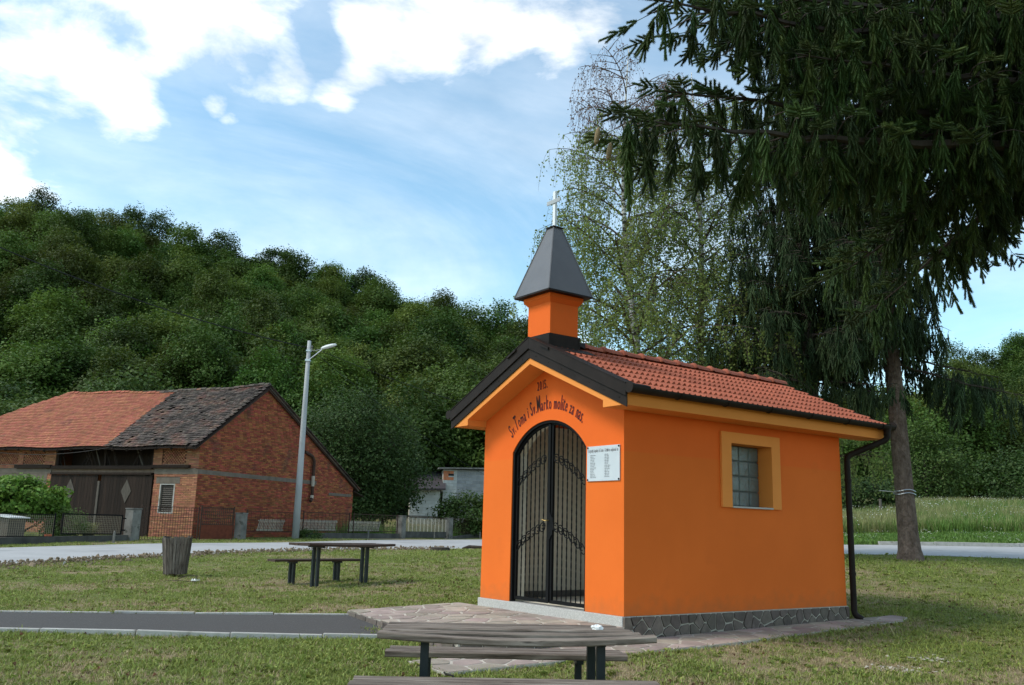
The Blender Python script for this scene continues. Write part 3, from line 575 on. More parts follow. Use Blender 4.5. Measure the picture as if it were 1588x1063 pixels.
# gutters
def gutter(side):
    mb = MB(); n = 11; x0 = CX+side*1.955; z0 = 2.628; V = []; F = []; ys = (-.36, 5.07)
    prof = [(.068*math.cos(a), .068*math.sin(a)) for a in np.linspace(math.pi, 2*math.pi, n)]; prof = prof+[(.062*math.cos(a), .062*math.sin(a)) for a in np.linspace(2*math.pi, math.pi, n)]
    m = len(prof)
    for y in ys:
        V += [(x0+side*a, y, z0+b) for a, b in prof]
    F = [(i, (i+1) % m, m+(i+1) % m, m+i) for i in range(m)] + [(i, i+1, m-2-i, m-1-i) for i in range(n-1)] + [(m+i, m+i+1, m+m-2-i, m+m-1-i) for i in range(n-1)]
    mb.add(V, F); g = mb.build('gutter', BROWNM, chapel)
    for y in (-.365, 5.07):
        q = [(x0+.072*math.cos(a), z0+.072*math.sin(a)) for a in np.linspace(math.pi, 2*math.pi, 12)] + [(x0+.072, z0+.02), (x0+.03, z0+.06), (x0-.04, z0+.055), (x0-.072, z0+.02)]
        MB().prism(q, lambda x, z: (x, y, z), lambda x, z: (x, y+.008, z)).build('end_cap', BROWNM, g)
    for k in range(6):
        y = .45+k*.86
        MB().tube([(x0+side*.073*math.cos(a), y, z0+.073*math.sin(a)) for a in np.linspace(math.pi, 2*math.pi, 10)], .007, 5).build('gutter_bracket', BROWNM, g)
    return g
gutter(1); gutter(-1)
# flashing curb where gutter meets verge
MB().prism([(.36, 2.70), (.45, 2.67), (.45, 2.63), (.37, 2.63)], lambda x, z: (x, -.35, z), lambda x, z: (x, .02, z)).build('corner_flashing', BROWNM, chapel, bevel=.01)
# downpipe
def bez(pts, n=6):
    out = [Vector(pts[0])]
    for i in range(1, len(pts)-1):
        a, b, c = Vector(pts[i-1]), Vector(pts[i]), Vector(pts[i+1]); r = min(.07, (a-b).length*.45, (c-b).length*.45)
        p, q = b+(a-b).normalized()*r, b+(c-b).normalized()*r
        out += [(p*(1-t)+b*t)*(1-t)+(b*(1-t)+q*t)*t for t in np.linspace(0, 1, n)]
    return out+[Vector(pts[-1])]
dp = MB().tube(bez([(.468, 4.93, 2.64), (.468, 4.93, 2.42), (.05, 4.50, 2.16), (.05, 4.50, -.12), (.14, 4.56, -.185)]), .045, 12).build('downpipe', BROWNM, chapel, smooth=True)
MB().lathe([(.075, .06), (.06, 0), (.047, -.06)], 14, (.468, 4.93, 2.58)).build('outlet_funnel', BROWNM, dp)
for z in (.45, 1.8): MB().lathe([(.052, -.02), (.052, .02)], 12, (.05, 4.50, z)).build('pipe_clip', BROWNM, dp)
# window of glass blocks
w = MB().panel([[(1.727, 1.319), (2.942, 1.319), (2.942, 2.312), (1.727, 2.312)], win], lambda y, z: (.002, y, z), lambda y, z: (.034, y, z)).build('window', YELLOW, chapel)
rv = MB()
rv.box((-.20, 2.757, 1.33), (.033, 2.772, 2.183)).box((-.20, 1.908, 1.33), (.033, 1.923, 2.183)).box((-.20, 1.925, 2.168), (.033, 2.755, 2.183)).build('reveal', YELLOW, w)
MB().box((-.20, 1.925, 1.315), (.045, 2.755, 1.338)).build('sill', GRANITE, w, bevel=.003)
MB().box((-.226, 1.925, 1.34), (-.222, 2.755, 2.166)).build('joint', GROUT, w)
gbm = MB().box((-.045, -.098, -.097), (.012, .098, .097)).mesh('glass_block', GLASSB)
gbs = MB()
for a in np.linspace(-.07, .07, 5): gbs.tube([(-.0, a-.03, -.075), (.004, a, 0), (-.0, a+.03, .075)], .008, 5)
for i in range(4):
    for j in range(4):
        o = link('glass_block', gbm, None, w, (-.205, 2.026+i*.2085, 1.444+j*.2065))
        b = o.modifiers.new('bevel', 'BEVEL'); b.width = .014; b.segments = 3
# gate
def gate_leaf(s):
    g = bpy.data.objects.new('gate_leaf', None); COL.objects.link(g); g.parent = chapel
    x0 = CX+s*.022; x1 = CX+s*(HG-.035); y = .07
    top = lambda x: GZ0+math.sqrt((GR-.045)**2-(x-CX)**2)
    fr = MB().box((min(x0, x0+s*.036), y-.018, .04), (max(x0, x0+s*.036), y+.018, top(x0)))
    fr.box((min(x1, x1-s*.036), y-.018, .04), (max(x1, x1-s*.036), y+.018, top(x1)))
    fr.box((min(x0, x1), y-.016, .03), (max(x0, x1), y+.016, .075))
    xs = np.linspace(x0, x1, 12)
    for a, b in zip(xs[:-1], xs[1:]): fr.beam((a, y, top(a)), (b, y, top(b)), .034, .036)
    fr.build('frame', IRON, g)
    bars = np.linspace(x0+s*.036, x1-s*.036, 8)[1:-1]
    for bx_ in bars:      # twisted square bar
        mb = MB(); z0, z1 = .07, top(bx_)-.01; n = 40; V = []; r = .010
        for i in range(n+1):
            t = i/n; a = t*22*math.pi*.5; z = z0+(z1-z0)*t
            V += [(bx_+r*math.cos(a+k*math.pi/2), y+r*math.sin(a+k*math.pi/2), z) for k in range(4)]
        F = [(i*4+k, i*4+(k+1) % 4, (i+1)*4+(k+1) % 4, (i+1)*4+k) for i in range(n) for k in range(4)]
        mb.add(V, F).build('bar', IRON, g)
    for (zc, drop) in ((1.90, .40), (1.00, .36)):     # two rising rows of C-scrolls
        sx = np.linspace(x0+s*.06, x1-s*.04, 7)
        for i in range(6):
            a, b = sx[i], sx[i+1]; mx_ = abs((a+b)/2-CX)/HG; z = zc-drop*mx_**1.7
            sl = -drop*1.7*mx_**.7/HG
            pts = []
            for t in np.linspace(0, 1, 22):
                th = math.pi*(1.05-2.0*t); rr = .062
                if t < .28: rr = .062*(.35+.65*t/.28); th = math.pi*(1.05-2.0*t)+ (1-t/.28)*2.2
                if t > .72: rr = .062*(.35+.65*(1-t)/.28); th = math.pi*(1.05-2.0*t) - (1-(1-t)/.28)*2.2
                px = (a+b)/2+s*rr*math.cos(th)*1.05; pts.append((px, y-.022, z+.02+rr*math.sin(th)*.95+sl*(abs(px-CX)-abs((a+b)/2-CX))))
            MB().tube(pts, .0075, 5).build('scroll', IRON, g)
    MB().lathe([(.014, -.05), (.017, -.045), (.017, .045), (.014, .05)], 10, (x1+s*.02, y-.025, .38)).build('hinge', STEEL, g)
    MB().lathe([(.012, -.05), (.015, -.045), (.015, .045), (.012, .05)], 10, (x1+s*.02, y-.025, 1.75)).build('hinge', IRON, g)
    return g
gl = gate_leaf(-1); gr_ = gate_leaf(1)
lp = [(0, -.16), (.03, -.17), (.05, -.13), (.085, -.11), (.08, -.06), (.11, -.03), (.10, .03), (.085, .06), (.09, .10), (.055, .12), (.03, .17), (0, .16), (-.03, .12), (-.03, -.12)]
lk = MB().prism([(CX+a, 1.02+b) for a, b in lp], lambda x, z: (x, .036, z), lambda x, z: (x, .044, z)).build('lock_plate', IRON, gr_)
BRASS = mat('brass', [(.45, .30, .10), (.5, .34, .13)], 10, .35, metal=.8)
MB().tube([(CX-.0, .04, 1.09), (CX-.0, .0, 1.09), (CX-.03, -.005, 1.085), (CX-.09, -.005, 1.10)], .008, 6).build('handle', BRASS, gr_)
fr = MB()
aa = np.linspace(-GA, GA, 26); P2 = [(CX+(GR-.018)*math.sin(a), GZ0+(GR-.018)*math.cos(a)) for a in aa]
for p, q in zip(P2[:-1], P2[1:]): fr.beam((p[0], .05, p[1]), (q[0], .05, q[1]), .07, .034)
for s in (-1, 1): fr.box((min(CX+s*HG, CX+s*(HG-.034)), .015, .0), (max(CX+s*HG, CX+s*(HG-.034)), .085, ZS-.01))
fr.box((CX-.02, .035, .04), (CX+.02, .05, ZA-.05)); fr.build('gate_frame', IRON, chapel)
# bell turret
tu = bpy.data.objects.new('bell_turret', None); COL.objects.link(tu); tu.parent = chapel; tu.location = (CX, .055, 0)
h = .245
MB().box((-h, -h, 3.2), (h, h, 4.03)).build('turret_wall', ORANGE, tu, bevel=.004)
MB().hexa([(-h-.005, -h-.005, 4.0), (h+.005, -h-.005, 4.0), (h+.005, h+.005, 4.0), (-h-.005, h+.005, 4.0), (-h-.05, -h-.05, 4.06), (h+.05, -h-.05, 4.06), (h+.05, h+.05, 4.06), (-h-.05, h+.05, 4.06)]).box((-h-.05, -h-.05, 4.062), (h+.05, h+.05, 4.115)).build('cornice', ORANGE, tu)
k0, k1 = .385, .072; zb, zt = 4.135, 5.14
sp = bpy.data.objects.new('spire', None); COL.objects.link(sp); sp.parent = tu
cor = [(-1, -1), (1, -1), (1, 1), (-1, 1)]
for i in range(4):
    a, b = cor[i], cor[(i+1) % 4]
    mb = MB().add([(a[0]*k0, a[1]*k0, zb), (b[0]*k0, b[1]*k0, zb), (b[0]*k1, b[1]*k1, zt), (a[0]*k1, a[1]*k1, zt)], [(0, 1, 2, 3)]); mb.build('roof_panel', SPIREM, sp)
    MB().beam((a[0]*(k0+.004), a[1]*(k0+.004), zb), (a[0]*(k1+.004), a[1]*(k1+.004), zt), .012, .012).build('hip_seam', SPIREM, sp)
MB().box((-k0-.004, -k0-.004, zb-.022), (k0+.004, k0+.004, zb+.002)).build('drip_edge', BROWNM, sp)
MB().box((-k1-.02, -k1-.02, zt), (k1+.02, k1+.02, zt+.014)).build('cap_plate', BROWNM, sp)
cx_ = bpy.data.objects.new('cross', None); COL.objects.link(cx_); cx_.parent = tu
MB().box((-.027, -.018, zt+.015), (.027, .018, zt+.56)).build('upright', WHITEM, cx_, bevel=.003)
MB().box((-.15, -.030, zt+.375), (.15, -.0185, zt+.435)).build('crossbar', mat('grey_metal', [(.36, .37, .38), (.42, .43, .44)], 5, .4), cx_, bevel=.003)
# turret flashing
fl = MB()
fl.box((-h-.03, -h-.025, 3.3), (h+.012, -h-.004, 3.56)).box((h+.004, -h-.02, 3.36), (h+.018, h+.03, 3.56)).box((-h-.018, -h-.02, 3.36), (-h-.004, h+.03, 3.56)).box((-h-.02, h+.004, 3.3), (h+.02, h+.02, 3.56))
fl.build('turret_flashing', BROWNM, chapel, loc=(CX, .055, 0))
fb = MB()
for s in (1, -1):
    x0, x1 = h+.019, h+.21; z = lambda x: 3.505-SL*x
    fb.hexa([(s*x0, -h-.2, z(x0)-.03), (s*x1, -h-.2, z(x1)-.03), (s*x1, h+.16, z(x1)-.03), (s*x0, h+.16, z(x0)-.03), (s*x0, -h-.2, z(x0)), (s*x1, -h-.2, z(x1)), (s*x1, h+.16, z(x1)), (s*x0, h+.16, z(x0))])
fb.hexa([(-h, h+.021, 3.46), (h, h+.021, 3.46), (.1, h+.26, 3.46), (-.1, h+.26, 3.46), (-h, h+.021, 3.50), (h, h+.021, 3.50), (.1, h+.26, 3.545), (-.1, h+.26, 3.545)])
fb.build('turret_flashing', BROWNM, chapel, loc=(CX, .055, 0))
# painted inscription
def text_mesh(ch):
    cu = bpy.data.curves.new('t', 'FONT'); cu.body = ch; cu.size = 1; cu.extrude = .0; cu.resolution_u = 3; cu.offset = .004
    o = bpy.data.objects.new('t', cu); me = bpy.data.meshes.new_from_object(o); bpy.data.objects.remove(o); bpy.data.curves.remove(cu)
    vs = [tuple(v.co) for v in me.vertices]; fs = [tuple(p.vertices) for p in me.polygons]; bpy.data.meshes.remove(me)
    w_ = max([v[0] for v in vs], default=.3); return vs, fs, w_
GL = {}
def glyph(c):
    if c not in GL: GL[c] = text_mesh(c)
    return GL[c]
def put(mb, c, x, z, sx, szz, rot, y):
    vs, fs, w_ = glyph(c); ca, sa = math.cos(rot), math.sin(rot)
    mb.add([(x+ca*a*sx-sa*b*szz, y, z+sa*a*sx+ca*b*szz) for a, b, _ in vs], fs)
def inscription(lines, y, dx, m, name, parent):
    for (txt, kind) in lines:
        g = bpy.data.objects.new('year' if kind == 'l' else 'inscription', None); COL.objects.link(g); g.parent = parent
        def letter(*args):
            mb = MB(); put(mb, *args); link('letter', mb.mesh('letter', m, fix=False), None, g)
        if kind == 'arc':
            adv = []
            for c in txt: adv.append(.045 if c == ' ' else (glyph(c)[2]*(.135 if c in 'STM' else .115)+.013))
            tot = sum(adv); a0, a1 = R(-46), R(39); s = 0; kk = 1.13*(a1-a0)/tot
            for c, ad in zip(txt, adv):
                a = a0+(a1-a0)*s/tot; r = 1.13
                if c != ' ':
                    x, z = CX+r*math.sin(a), GZ0+r*math.cos(a)
                    k = 1.15 if c in 'TM' else 1.0
                    letter(c, x+dx, z-dx*.5, kk*(.135 if c in 'STM' else .115), (.285 if c in 'STMlkt' else .235)*k, -a*.72, y)
                s += ad
        else:
            x = -1.735
            for i, c in enumerate(txt): letter(c, x+dx, 2.845+.006*i-dx*.5, .085, .175, .06, y); x += glyph(c)[2]*.085+.016
LINES = [('Sv.Toma i Sv.Marko molite za nas.', 'arc'), ('2015.', 'l')]
inscription(LINES, -.003, .007, INK_R, 'inscription', chapel); inscription(LINES, -.005, 0, INK_D, 'inscription', chapel)
# plaque
pq = thing('plaque', 'pale name plaque screwed to the orange chapel front right of the gate', 'plaque', chw(-.36, -.004, 1.795), CHR)
MB().box((-.30, -.012, -.217), (.30, 0, .217)).build('plate', PLAQ, pq, bevel=.002)
for a in (-.285, .285):
    for b in (-.2, .2): MB().lathe([(.006, 0), (.013, .002), (.010, .007)], 10).build('screw', IRON, pq, loc=(a, -.012, b), rot=(R(90), 0, 0))
mb = MB(); x = -.285; T = 'U izgradnji kapelice Sv.Toma i Sv.Marko sudjelovali su:'
ws = [.012 if c == ' ' else glyph(c)[2]*.0215+.0025 for c in T]; k = .565/sum(ws)
for c, a in zip(T, ws):
    if c != ' ': put(mb, c, x, .142, .0215*k, .058, 0, -.0145)
    x += a*k
link('title', mb.mesh('title', INK_D, fix=False), None, pq)
mb = MB(); rr = random.Random(5)
for col_, x0 in enumerate((-.235, .03)):
    for i in range(15):
        z = .098-i*.0195+(.006 if col_ else 0); x = x0
        for wd in range(2):
            n = rr.randint(4, 8)
            for q in range(n):
                hh = rr.choice((.007, .007, .010)); mb.add([(x, -.0145, z), (x+.0042, -.0145, z), (x+.0042, -.0145, z+hh), (x, -.0145, z+hh)], [(0, 1, 2, 3)]); x += .0062
            x += .007
link('name_lines', mb.mesh('name_lines', INK_G, fix=False), None, pq)

# ------------------------------------------------------------------ picnic furniture
def plank(name, L_, w_, t_, m, parent, loc, rot=(0, 0, 0), bow=0.0, sag=0.0, seed=0):
    rr = random.Random(seed); n = 12; V = []; F = []
    e0, e1 = rr.uniform(-.02, .02), rr.uniform(-.02, .02)
    for i in range(n+1):
        t = i/n; x = -L_/2+L_*t; yb = -bow*(1-(2*t-1)**2); zb = -sag*(1-(2*t-1)**2)
        j = [rr.uniform(-.003, .003) for _ in range(4)]
        ex = (e0*(1-t) if i == 0 else e1 if i == n else 0)
        c = .008
        ring = [(-w_/2+c, 0), (w_/2-c, 0), (w_/2, c), (w_/2, t_-c), (w_/2-c, t_), (-w_/2+c, t_), (-w_/2, t_-c), (-w_/2, c)]
        V += [(x+ex*(a/w_), a+yb+j[0]*.5, b+zb+j[1]*.3) for a, b in ring]
    for i in range(n):
        for k in range(8): F.append((i*8+k, i*8+(k+1) % 8, (i+1)*8+(k+1) % 8, (i+1)*8+k))
    F += [tuple(reversed(range(8))), tuple(range(n*8, n*8+8))]
    return MB().add(V, F).build(name, m, parent, loc=loc, rot=rot)
def table(label, loc, rz, L_, zt, boards, legx, m, group=None, seed=0, legy=(-.12, .12), cross=.5):
    t = thing('picnic_table', label, 'table', loc, rz)
    for i, (y, w_, dl, bow, sag) in enumerate(boards): plank('plank', L_+dl, w_, .045, m, t, (dl*.3, y, zt-.045+random.uniform(-.004, .004)), (0, 0, random.uniform(-.006, .006)), bow, sag, seed+i)
    for x in legx:
        MB().box((x-.03, -cross/2, zt-.085), (x+.03, cross/2, zt-.0455)).build('crosspiece', LEGM, t, bevel=.004)
        for y in legy: MB().box((x-.03, y-.03, -.25), (x+.03, y+.03, zt-.086)).build('leg', LEGM, t, bevel=.004)
    return t
def bench(label, loc, rz, L_, zt, boards, legx, m, seed=0, legy=(0,), cross=.26, group=None):
    t = thing('bench', label, 'bench', loc, rz)
    for i, (y, w_, dl) in enumerate(boards): plank('plank', L_+dl, w_, .045, m, t, (0, y, zt-.045), (0, 0, random.uniform(-.005, .005)), .0, .0, seed+i)
    for x in legx:
        MB().box((x-.03, -cross/2, zt-.08), (x+.03, cross/2, zt-.0455)).build('crosspiece', LEGM, t, bevel=.004)
        for y in legy: MB().box((x-.027, y-.027, -.25), (x+.027, y+.027, zt-.081)).build('leg', LEGM, t, bevel=.004)
    return t
GT = -.12
table('weathered grey plank picnic table nearest the camera with a crumpled tissue on it', (.05, 6.85, GT), R(4.5), 1.84, .70,
      [(-.255, .125, .10, .03, .035), (-.12, .12, .0, .01, .012), (.01, .12, -.05, 0, 0), (.14, .12, -.08, 0, 0), (.265, .11, -.12, 0, 0)], (-.62, .62), WOODW, seed=20, legy=(-.2, .2), cross=.52)
bench('grey plank bench behind the nearest picnic table, facing the chapel', (.02, 7.62, GT), R(2.5), 1.92, .45, [(-.09, .165, 0), (.09, .165, -.04)], (-.63, .58), WOODW, seed=40)
bench('grey plank bench cut by the bottom edge of the photo', (.03, 6.1, GT), R(3), 1.98, .45, [(-.10, .17, .02), (.08, .165, 0)], (-.66, .66), WOODW, seed=50)
ts = MB(); rr = random.Random(3); V = []
nu, nv = 14, 8
for i in range(nv+1):
    for j in range(nu):
        th = math.pi*i/nv; ph = 2*math.pi*j/nu; r = .03*(1+rr.uniform(-.28, .3)); V.append((r*1.35*math.sin(th)*math.cos(ph), r*.9*math.sin(th)*math.sin(ph), max(-.012, r*.75*math.cos(th))))
F = [(i*nu+j, i*nu+(j+1) % nu, (i+1)*nu+(j+1) % nu, (i+1)*nu+j) for i in range(nv) for j in range(nu)]
o = ts.add(V, F).build('tissue', TISSUE, None, loc=(.68, 6.93, GT+.70+.012)); tag(o, 'crumpled white tissue lying on the nearest picnic table', 'tissue')
za = gzs(-3.2, 18.2)
table('brown picnic table out on the lawn beyond the footpath', (-3.25, 18.25, za), R(46), 2.0, .80, [(-.30, .17, .06, 0, .02), (-.12, .17, 0, 0, .01), (.06, .17, .02, 0, 0), (.24, .17, -.04, 0, 0)], (-.58, .58), WOODB, seed=60, legy=(-.075, .075), cross=.5)
bench('brown bench on the lawn left of the farther picnic table', (-3.85, 18.75, za), R(44), 1.95, .47, [(-.09, .17, .05), (.09, .17, 0)], (-.52, .52), WOODB, seed=70, legy=(-.065, .065), cross=.3)
# waste bin of staves
zb_ = gzs(-7.0, 19.7)
bn = thing('waste_bin', 'old waste bin of weathered wooden staves leaning on the lawn', 'bin', (-7.0, 19.75, zb_), .3)
NS = 26
for k in range(NS):
    a = 2*math.pi*k/NS; r0, r1 = .215, .29; w0 = 2*math.pi*r0/NS*.46; w1 = 2*math.pi*r1/NS*.44; t = .022; z1 = .82+random.uniform(-.03, .025); z0 = .06+random.uniform(-.01, .01)
    ca, sa = math.cos(a), math.sin(a); jr = random.uniform(-.008, .008)
    P_ = lambda r, w_, z: (ca*r-sa*w_, sa*r+ca*w_, z)
    MB().hexa([P_(r0, -w0, z0), P_(r0+t, -w0, z0), P_(r0+t, w0, z0), P_(r0, w0, z0), P_(r1+jr, -w1, z1), P_(r1+t+jr, -w1, z1), P_(r1+t+jr, w1, z1), P_(r1+jr, w1, z1)]).build('stave', WOODV, bn)
MB().lathe([(.205, .05), (.205, .07)], 20).build('base', RUSTP, bn)
for z, r in ((.25, .245), (.66, .283)): MB().tube([(r*math.cos(a)-.0, r*math.sin(a), z) for a in np.linspace(0, 2*math.pi, 30)], .012, 6, cap=False).build('hoop', RUSTP, bn)
MB().box((-.03, -.03, -.2), (.03, .03, .06)).build('post', RUSTP, bn)
bn.rotation_euler = (R(-1), R(-1.5), .3)
# small litter on the lawn
def twig(label, pts, r, m, name='dry_twig'):
    o = MB().tube(pts, r, 5).build(name, m, None); tag(o, label, 'twig'); return o
gp = lambda x, y, z=0: (x, y, gzs(x, y)+z)
ft = thing('fallen_flower_stem', 'broken dry stem with a white bloom lying near the waste bin', 'flower', gp(-6.1, 18.2))
MB().tube([(-.45, .5, .05), (-.2, .35, .14), (.02, .2, .12), (.05, 0, .03), (.1, -.12, .05)], .008, 5).tube([(.05, 0, .03), (-.3, -.05, .05), (-.55, .1, .03)], .006, 5).build('stem', BARKD, ft)
fm = MB()
for k in range(6): a = k*1.05; fm.add([(.1, -.12, .05), (.1+.07*math.cos(a), -.12+.07*math.sin(a), .10), (.1+.09*math.cos(a+.4), -.12+.09*math.sin(a+.4), .06)], [(0, 1, 2)])
fm.build('petals', WHITEF, ft)
twig('pale bare twig in the grass before the terrace corner', [gp(-.52, 8.3, .12), gp(-.50, 8.31, .10), gp(-.44, 8.33, .085), gp(-.42, 8.32, .0)], [.008, .011, .011, .009], BARNG)
st = thing('tree_stump', 'low sawn tree stump in the lawn between table and chapel', 'stump', gp(-2.4, 33.5), .4)
MB().lathe([(.42, -.1), (.37, .03), (.34, .10), (.33, .13)], 18).build('bark', BARKD, st); MB().lathe([(.32, .125), (.31, .137)], 18).build('cut_face', BARNG, st)
o = MB().tube([gp(-1.75, 36.9, .03), gp(-1.5, 36.8, .11), gp(-1.0, 36.6, .09), gp(-.6, 36.6, .03)], [.05, .065, .06, .035], 8).build('fallen_log', BARKD, None); tag(o, 'dark fallen branch lying at the road edge by the stump', 'log')

# ------------------------------------------------------------------ street lamp and cables
FP, FD = np.array([-17.8, 29.9]), np.array([.432, .902]); FA = math.atan2(FD[1], FD[0])
def fpt(t, off=0.0): p = FP+FD*t+np.array([-FD[1], FD[0]])*off; return (p[0], p[1], gzs(*p))
LPX = fpt(16.55, -.5)
lamp = thing('street_lamp', 'tall pale concrete street lamp post in front of the brick gable', 'street lamp', LPX)
MB().tube([(0, 0, -.5), (0, 0, 3), (.0, 0, 6.5), (0, 0, 9.75)], [.18, .155, .122, .092], 16).build('post', POLEC, lamp, smooth=True)
MB().tube([(.02, -.05, 8.75), (.35, -.12, 9.0), (.72, -.2, 9.3)], .028, 8).build('arm', STEEL, lamp)
MB().tube([(.02, -.05, 9.25), (.3, -.12, 9.22), (.72, -.2, 9.32)], .014, 6).build('arm', STEEL, lamp)
V = []; prof = [(0, .05, .05), (.1, .10, .085), (.35, .125, .11), (.6, .12, .10), (.78, .08, .06), (.82, .02, .02)]; n = 12
for x, ry, rz_ in prof:
    V += [(x, ry*math.cos(2*math.pi*j/n), rz_*math.sin(2*math.pi*j/n)*(1 if math.sin(2*math.pi*j/n) > 0 else .7)) for j in range(n)]
F = [(i*n+j, i*n+(j+1) % n, (i+1)*n+(j+1) % n, (i+1)*n+j) for i in range(len(prof)-1) for j in range(n)] + [tuple(reversed(range(n))), tuple(range((len(prof)-1)*n, len(prof)*n))]
MB().add(V, F).build('lamp_head', WHITEM, lamp, smooth=True, loc=(.66, -.19, 9.33), rot=(0, R(-14), R(-12)))
MB().box((-.12, -.13, 8.7), (.12, .13, 8.8)).box((-.11, -.12, 9.2), (.11, .12, 9.28)).build('clamp', STEEL, lamp)
for z in (9.45, 9.3): MB().lathe([(.03, -.06), (.045, 0), (.03, .06)], 8, (.16, -.05, z)).build('insulator', CONC, lamp)
def cable(label, p, q, sag, r=.022):
    p, q = np.array(p, float), np.array(q, float); pts = [tuple(p*(1-t)+q*t-np.array([0, 0, 4*sag*t*(1-t)])) for t in np.linspace(0, 1, 24)]
    tag(MB().tube(pts, r, 5).build('overhead_cable', CABLE, None), label, 'cable')
top = (LPX[0]-.1, LPX[1], LPX[2]+9.42)
cable('thick black overhead cable running left from the street lamp', top, (-21.5, 33, 12.0), .45, .024)
cable('thin overhead cable running right from the street lamp to the chapel side', (LPX[0]+.2, LPX[1], LPX[2]+9.4), (8, 62, 7.2), .6, .014)
cable('lower thin overhead cable running right from the street lamp', (LPX[0]+.2, LPX[1], LPX[2]+9.25), (4, 78, 3.2), 1.0, .012)
cable('thin wire strung across the front of the barn', (-24.5, 43.6, 4.2), (-17.9, 42.0, 4.6), .25, .012)

# ------------------------------------------------------------------ barn
BRZ = math.atan2(.931, .365); BZ = .45
barn = thing('barn', 'old brick barn with patched tiled roof, dark plank doors and tall gable', 'barn', (-13.95, 41.0, BZ), BRZ)
def bpart(nm):
    g = bpy.data.objects.new(nm, None); COL.objects.link(g); g.parent = barn; return g
GX1, GAX, GAZ, GE, GE1 = 13.4, 4.46, 7.45, 4.15, 2.9
gab_poly = [(0, 0), (GX1, 0), (GX1, GE1), (GAX, GAZ), (0, GE+.25)]
BWH = 17.4
# backing walls (mortar), with openings
gw = MB().prism(gab_poly, lambda x, z: (x, .02, z-.3 if z == 0 else z), lambda x, z: (x, .30, z-.3 if z == 0 else z)).build('gable_wall', LIME, barn)
win_b = [(1.26, 1.13), (2.0, 1.13), (2.0, 2.36), (1.26, 2.36)]
lat1 = [(.75, 3.30), (2.10, 3.30), (2.10, 4.0), (.75, 4.0)]
FO = [(.02, -.3), (2.45, -.3), (2.45, 2.9), (8.75, 2.9), (8.75, -.3), (BWH, -.3), (BWH, GE), (8.6, GE), (8.6, 3.12), (2.6, 3.12), (2.6, GE), (.02, GE)]
lats = [[(9.3+i*1.75, 3.30), (10.7+i*1.75, 3.30), (10.7+i*1.75, 3.9), (9.3+i*1.75, 3.9)] for i in range(4)]
fcw = MB().panel([FO, win_b, lat1]+lats, lambda y, z: (.02, y, z), lambda y, z: (.30, y, z)).build('front_wall', LIME, barn)
MB().box((GX1-.3, .31, -.3), (GX1, BWH-.31, GE1-.2)).build('back_wall', LIME, barn); MB().box((.31, BWH-.3, -.3), (GX1, BWH, GE1-.2)).build('end_wall', LIME, barn)
BW, BH, CO = .27, .062, .078
brick_count = [0]
def lay(rows_fn, place, z0, z1, m_obj, parent, near):
    """bricks course by course; the nearest ones as objects, the rest joined"""
    mb = MB(); z = z0; c = 0; rr = random.Random(11); objs = []
    while z+BH < z1:
        for (a, b) in rows_fn(z+BH/2):
            x = a-(BW+.012)*(c % 2)*.5
            while x < b:
                p, q = max(a, x), min(b, x+BW)
                if q-p > .05:
                    d = rr.uniform(.0, .012); bx = (p, q, z+rr.uniform(-.003, .003), d)
                    if near(p, z) and brick_count[0] < 300 and q-p > BW*.98: objs.append(bx); brick_count[0] += 1
                    else: place(mb, *bx)
                x += BW+.012
        z += CO; c += 1
    return mb, objs
def subtract(iv, holes):
    for h0, h1 in holes:
        out = []
        for a, b in iv:
            if h1 <= a or h0 >= b: out.append((a, b)); continue
            if h0 > a: out.append((a, h0))
            if h1 < b: out.append((h1, b))
        iv = out
    return iv
def gab_rows(z):
    a = 0.0 if z < GE+.25 else (z-GE-.25)/(GAZ-GE-.25)*GAX
    b = GX1 if z < GE1 else GX1-(z-GE1)/(GAZ-GE1)*(GX1-GAX)
    iv = [(a, b)]
    if 2.86 < z < 3.06: iv = subtract(iv, [(-1, 9.5)])
    if 2.35 < z < 2.50: iv = subtract(iv, [(10.8, 13.2)])
    return iv
def gplace(mb, p, q, z, d): mb.box((p, -.008-d, z), (q, .12, z+BH))
mb, objs = lay(gab_rows, gplace, 0.0, GAZ-.05, BRICK, gw, lambda x, z: x < 2.6 and 1.0 < z < 2.85)
mb.build('brick_field', BRICK, gw, kind='stuff')
bm_ = MB().box((0, -.012, 0), (BW, .10, BH)).mesh('brick', BRICK)
for (p, q, z, d) in objs: link('brick', bm_, None, gw, (p, -d, z))
MB().box((-.02, -.03, 2.86), (9.5, .05, 3.06)).build('cement_band', BANDC, barn); MB().box((10.8, -.03, 2.35), (13.2, .05, 2.5)).build('cement_band', BANDC, barn)
def fac_rows(z):
    iv = [(0.0, 2.45), (8.75, BWH)] if z < 3.0 else [(0.0, 2.6), (8.6, BWH)]
    if 2.84 < z < 3.08: iv = []
    if 1.05 < z < 2.4: iv = subtract(iv, [(1.2, 2.06)])
    if 2.4 < z < 2.70: iv = subtract(iv, [(.95, 2.3)])
    if 2.1 < z < 2.85: iv = subtract(iv, [(9.0, BWH)])
    if 3.30 < z < 4.0: iv = subtract(iv, [(.75, 2.10)])
    if 3.30 < z < 3.9: iv = subtract(iv, [(9.3+i*1.75, 10.7+i*1.75) for i in range(4)])
    return iv
def fplace(mb, p, q, z, d): mb.box((-.008-d, p, z), (.12, q, z+BH))
brick_count[0] = 0
mb, objs = lay(fac_rows, fplace, 0.0, GE-.02, BRICKL, fcw, lambda y, z: y < 2.45)
mb.build('brick_field', BRICKL, fcw, kind='stuff')
bm2 = MB().box((-.012, 0, 0), (.10, BW, BH)).mesh('brick', BRICKL)
for (p, q, z, d) in objs: link('brick', bm2, None, fcw, (-d, p, z))
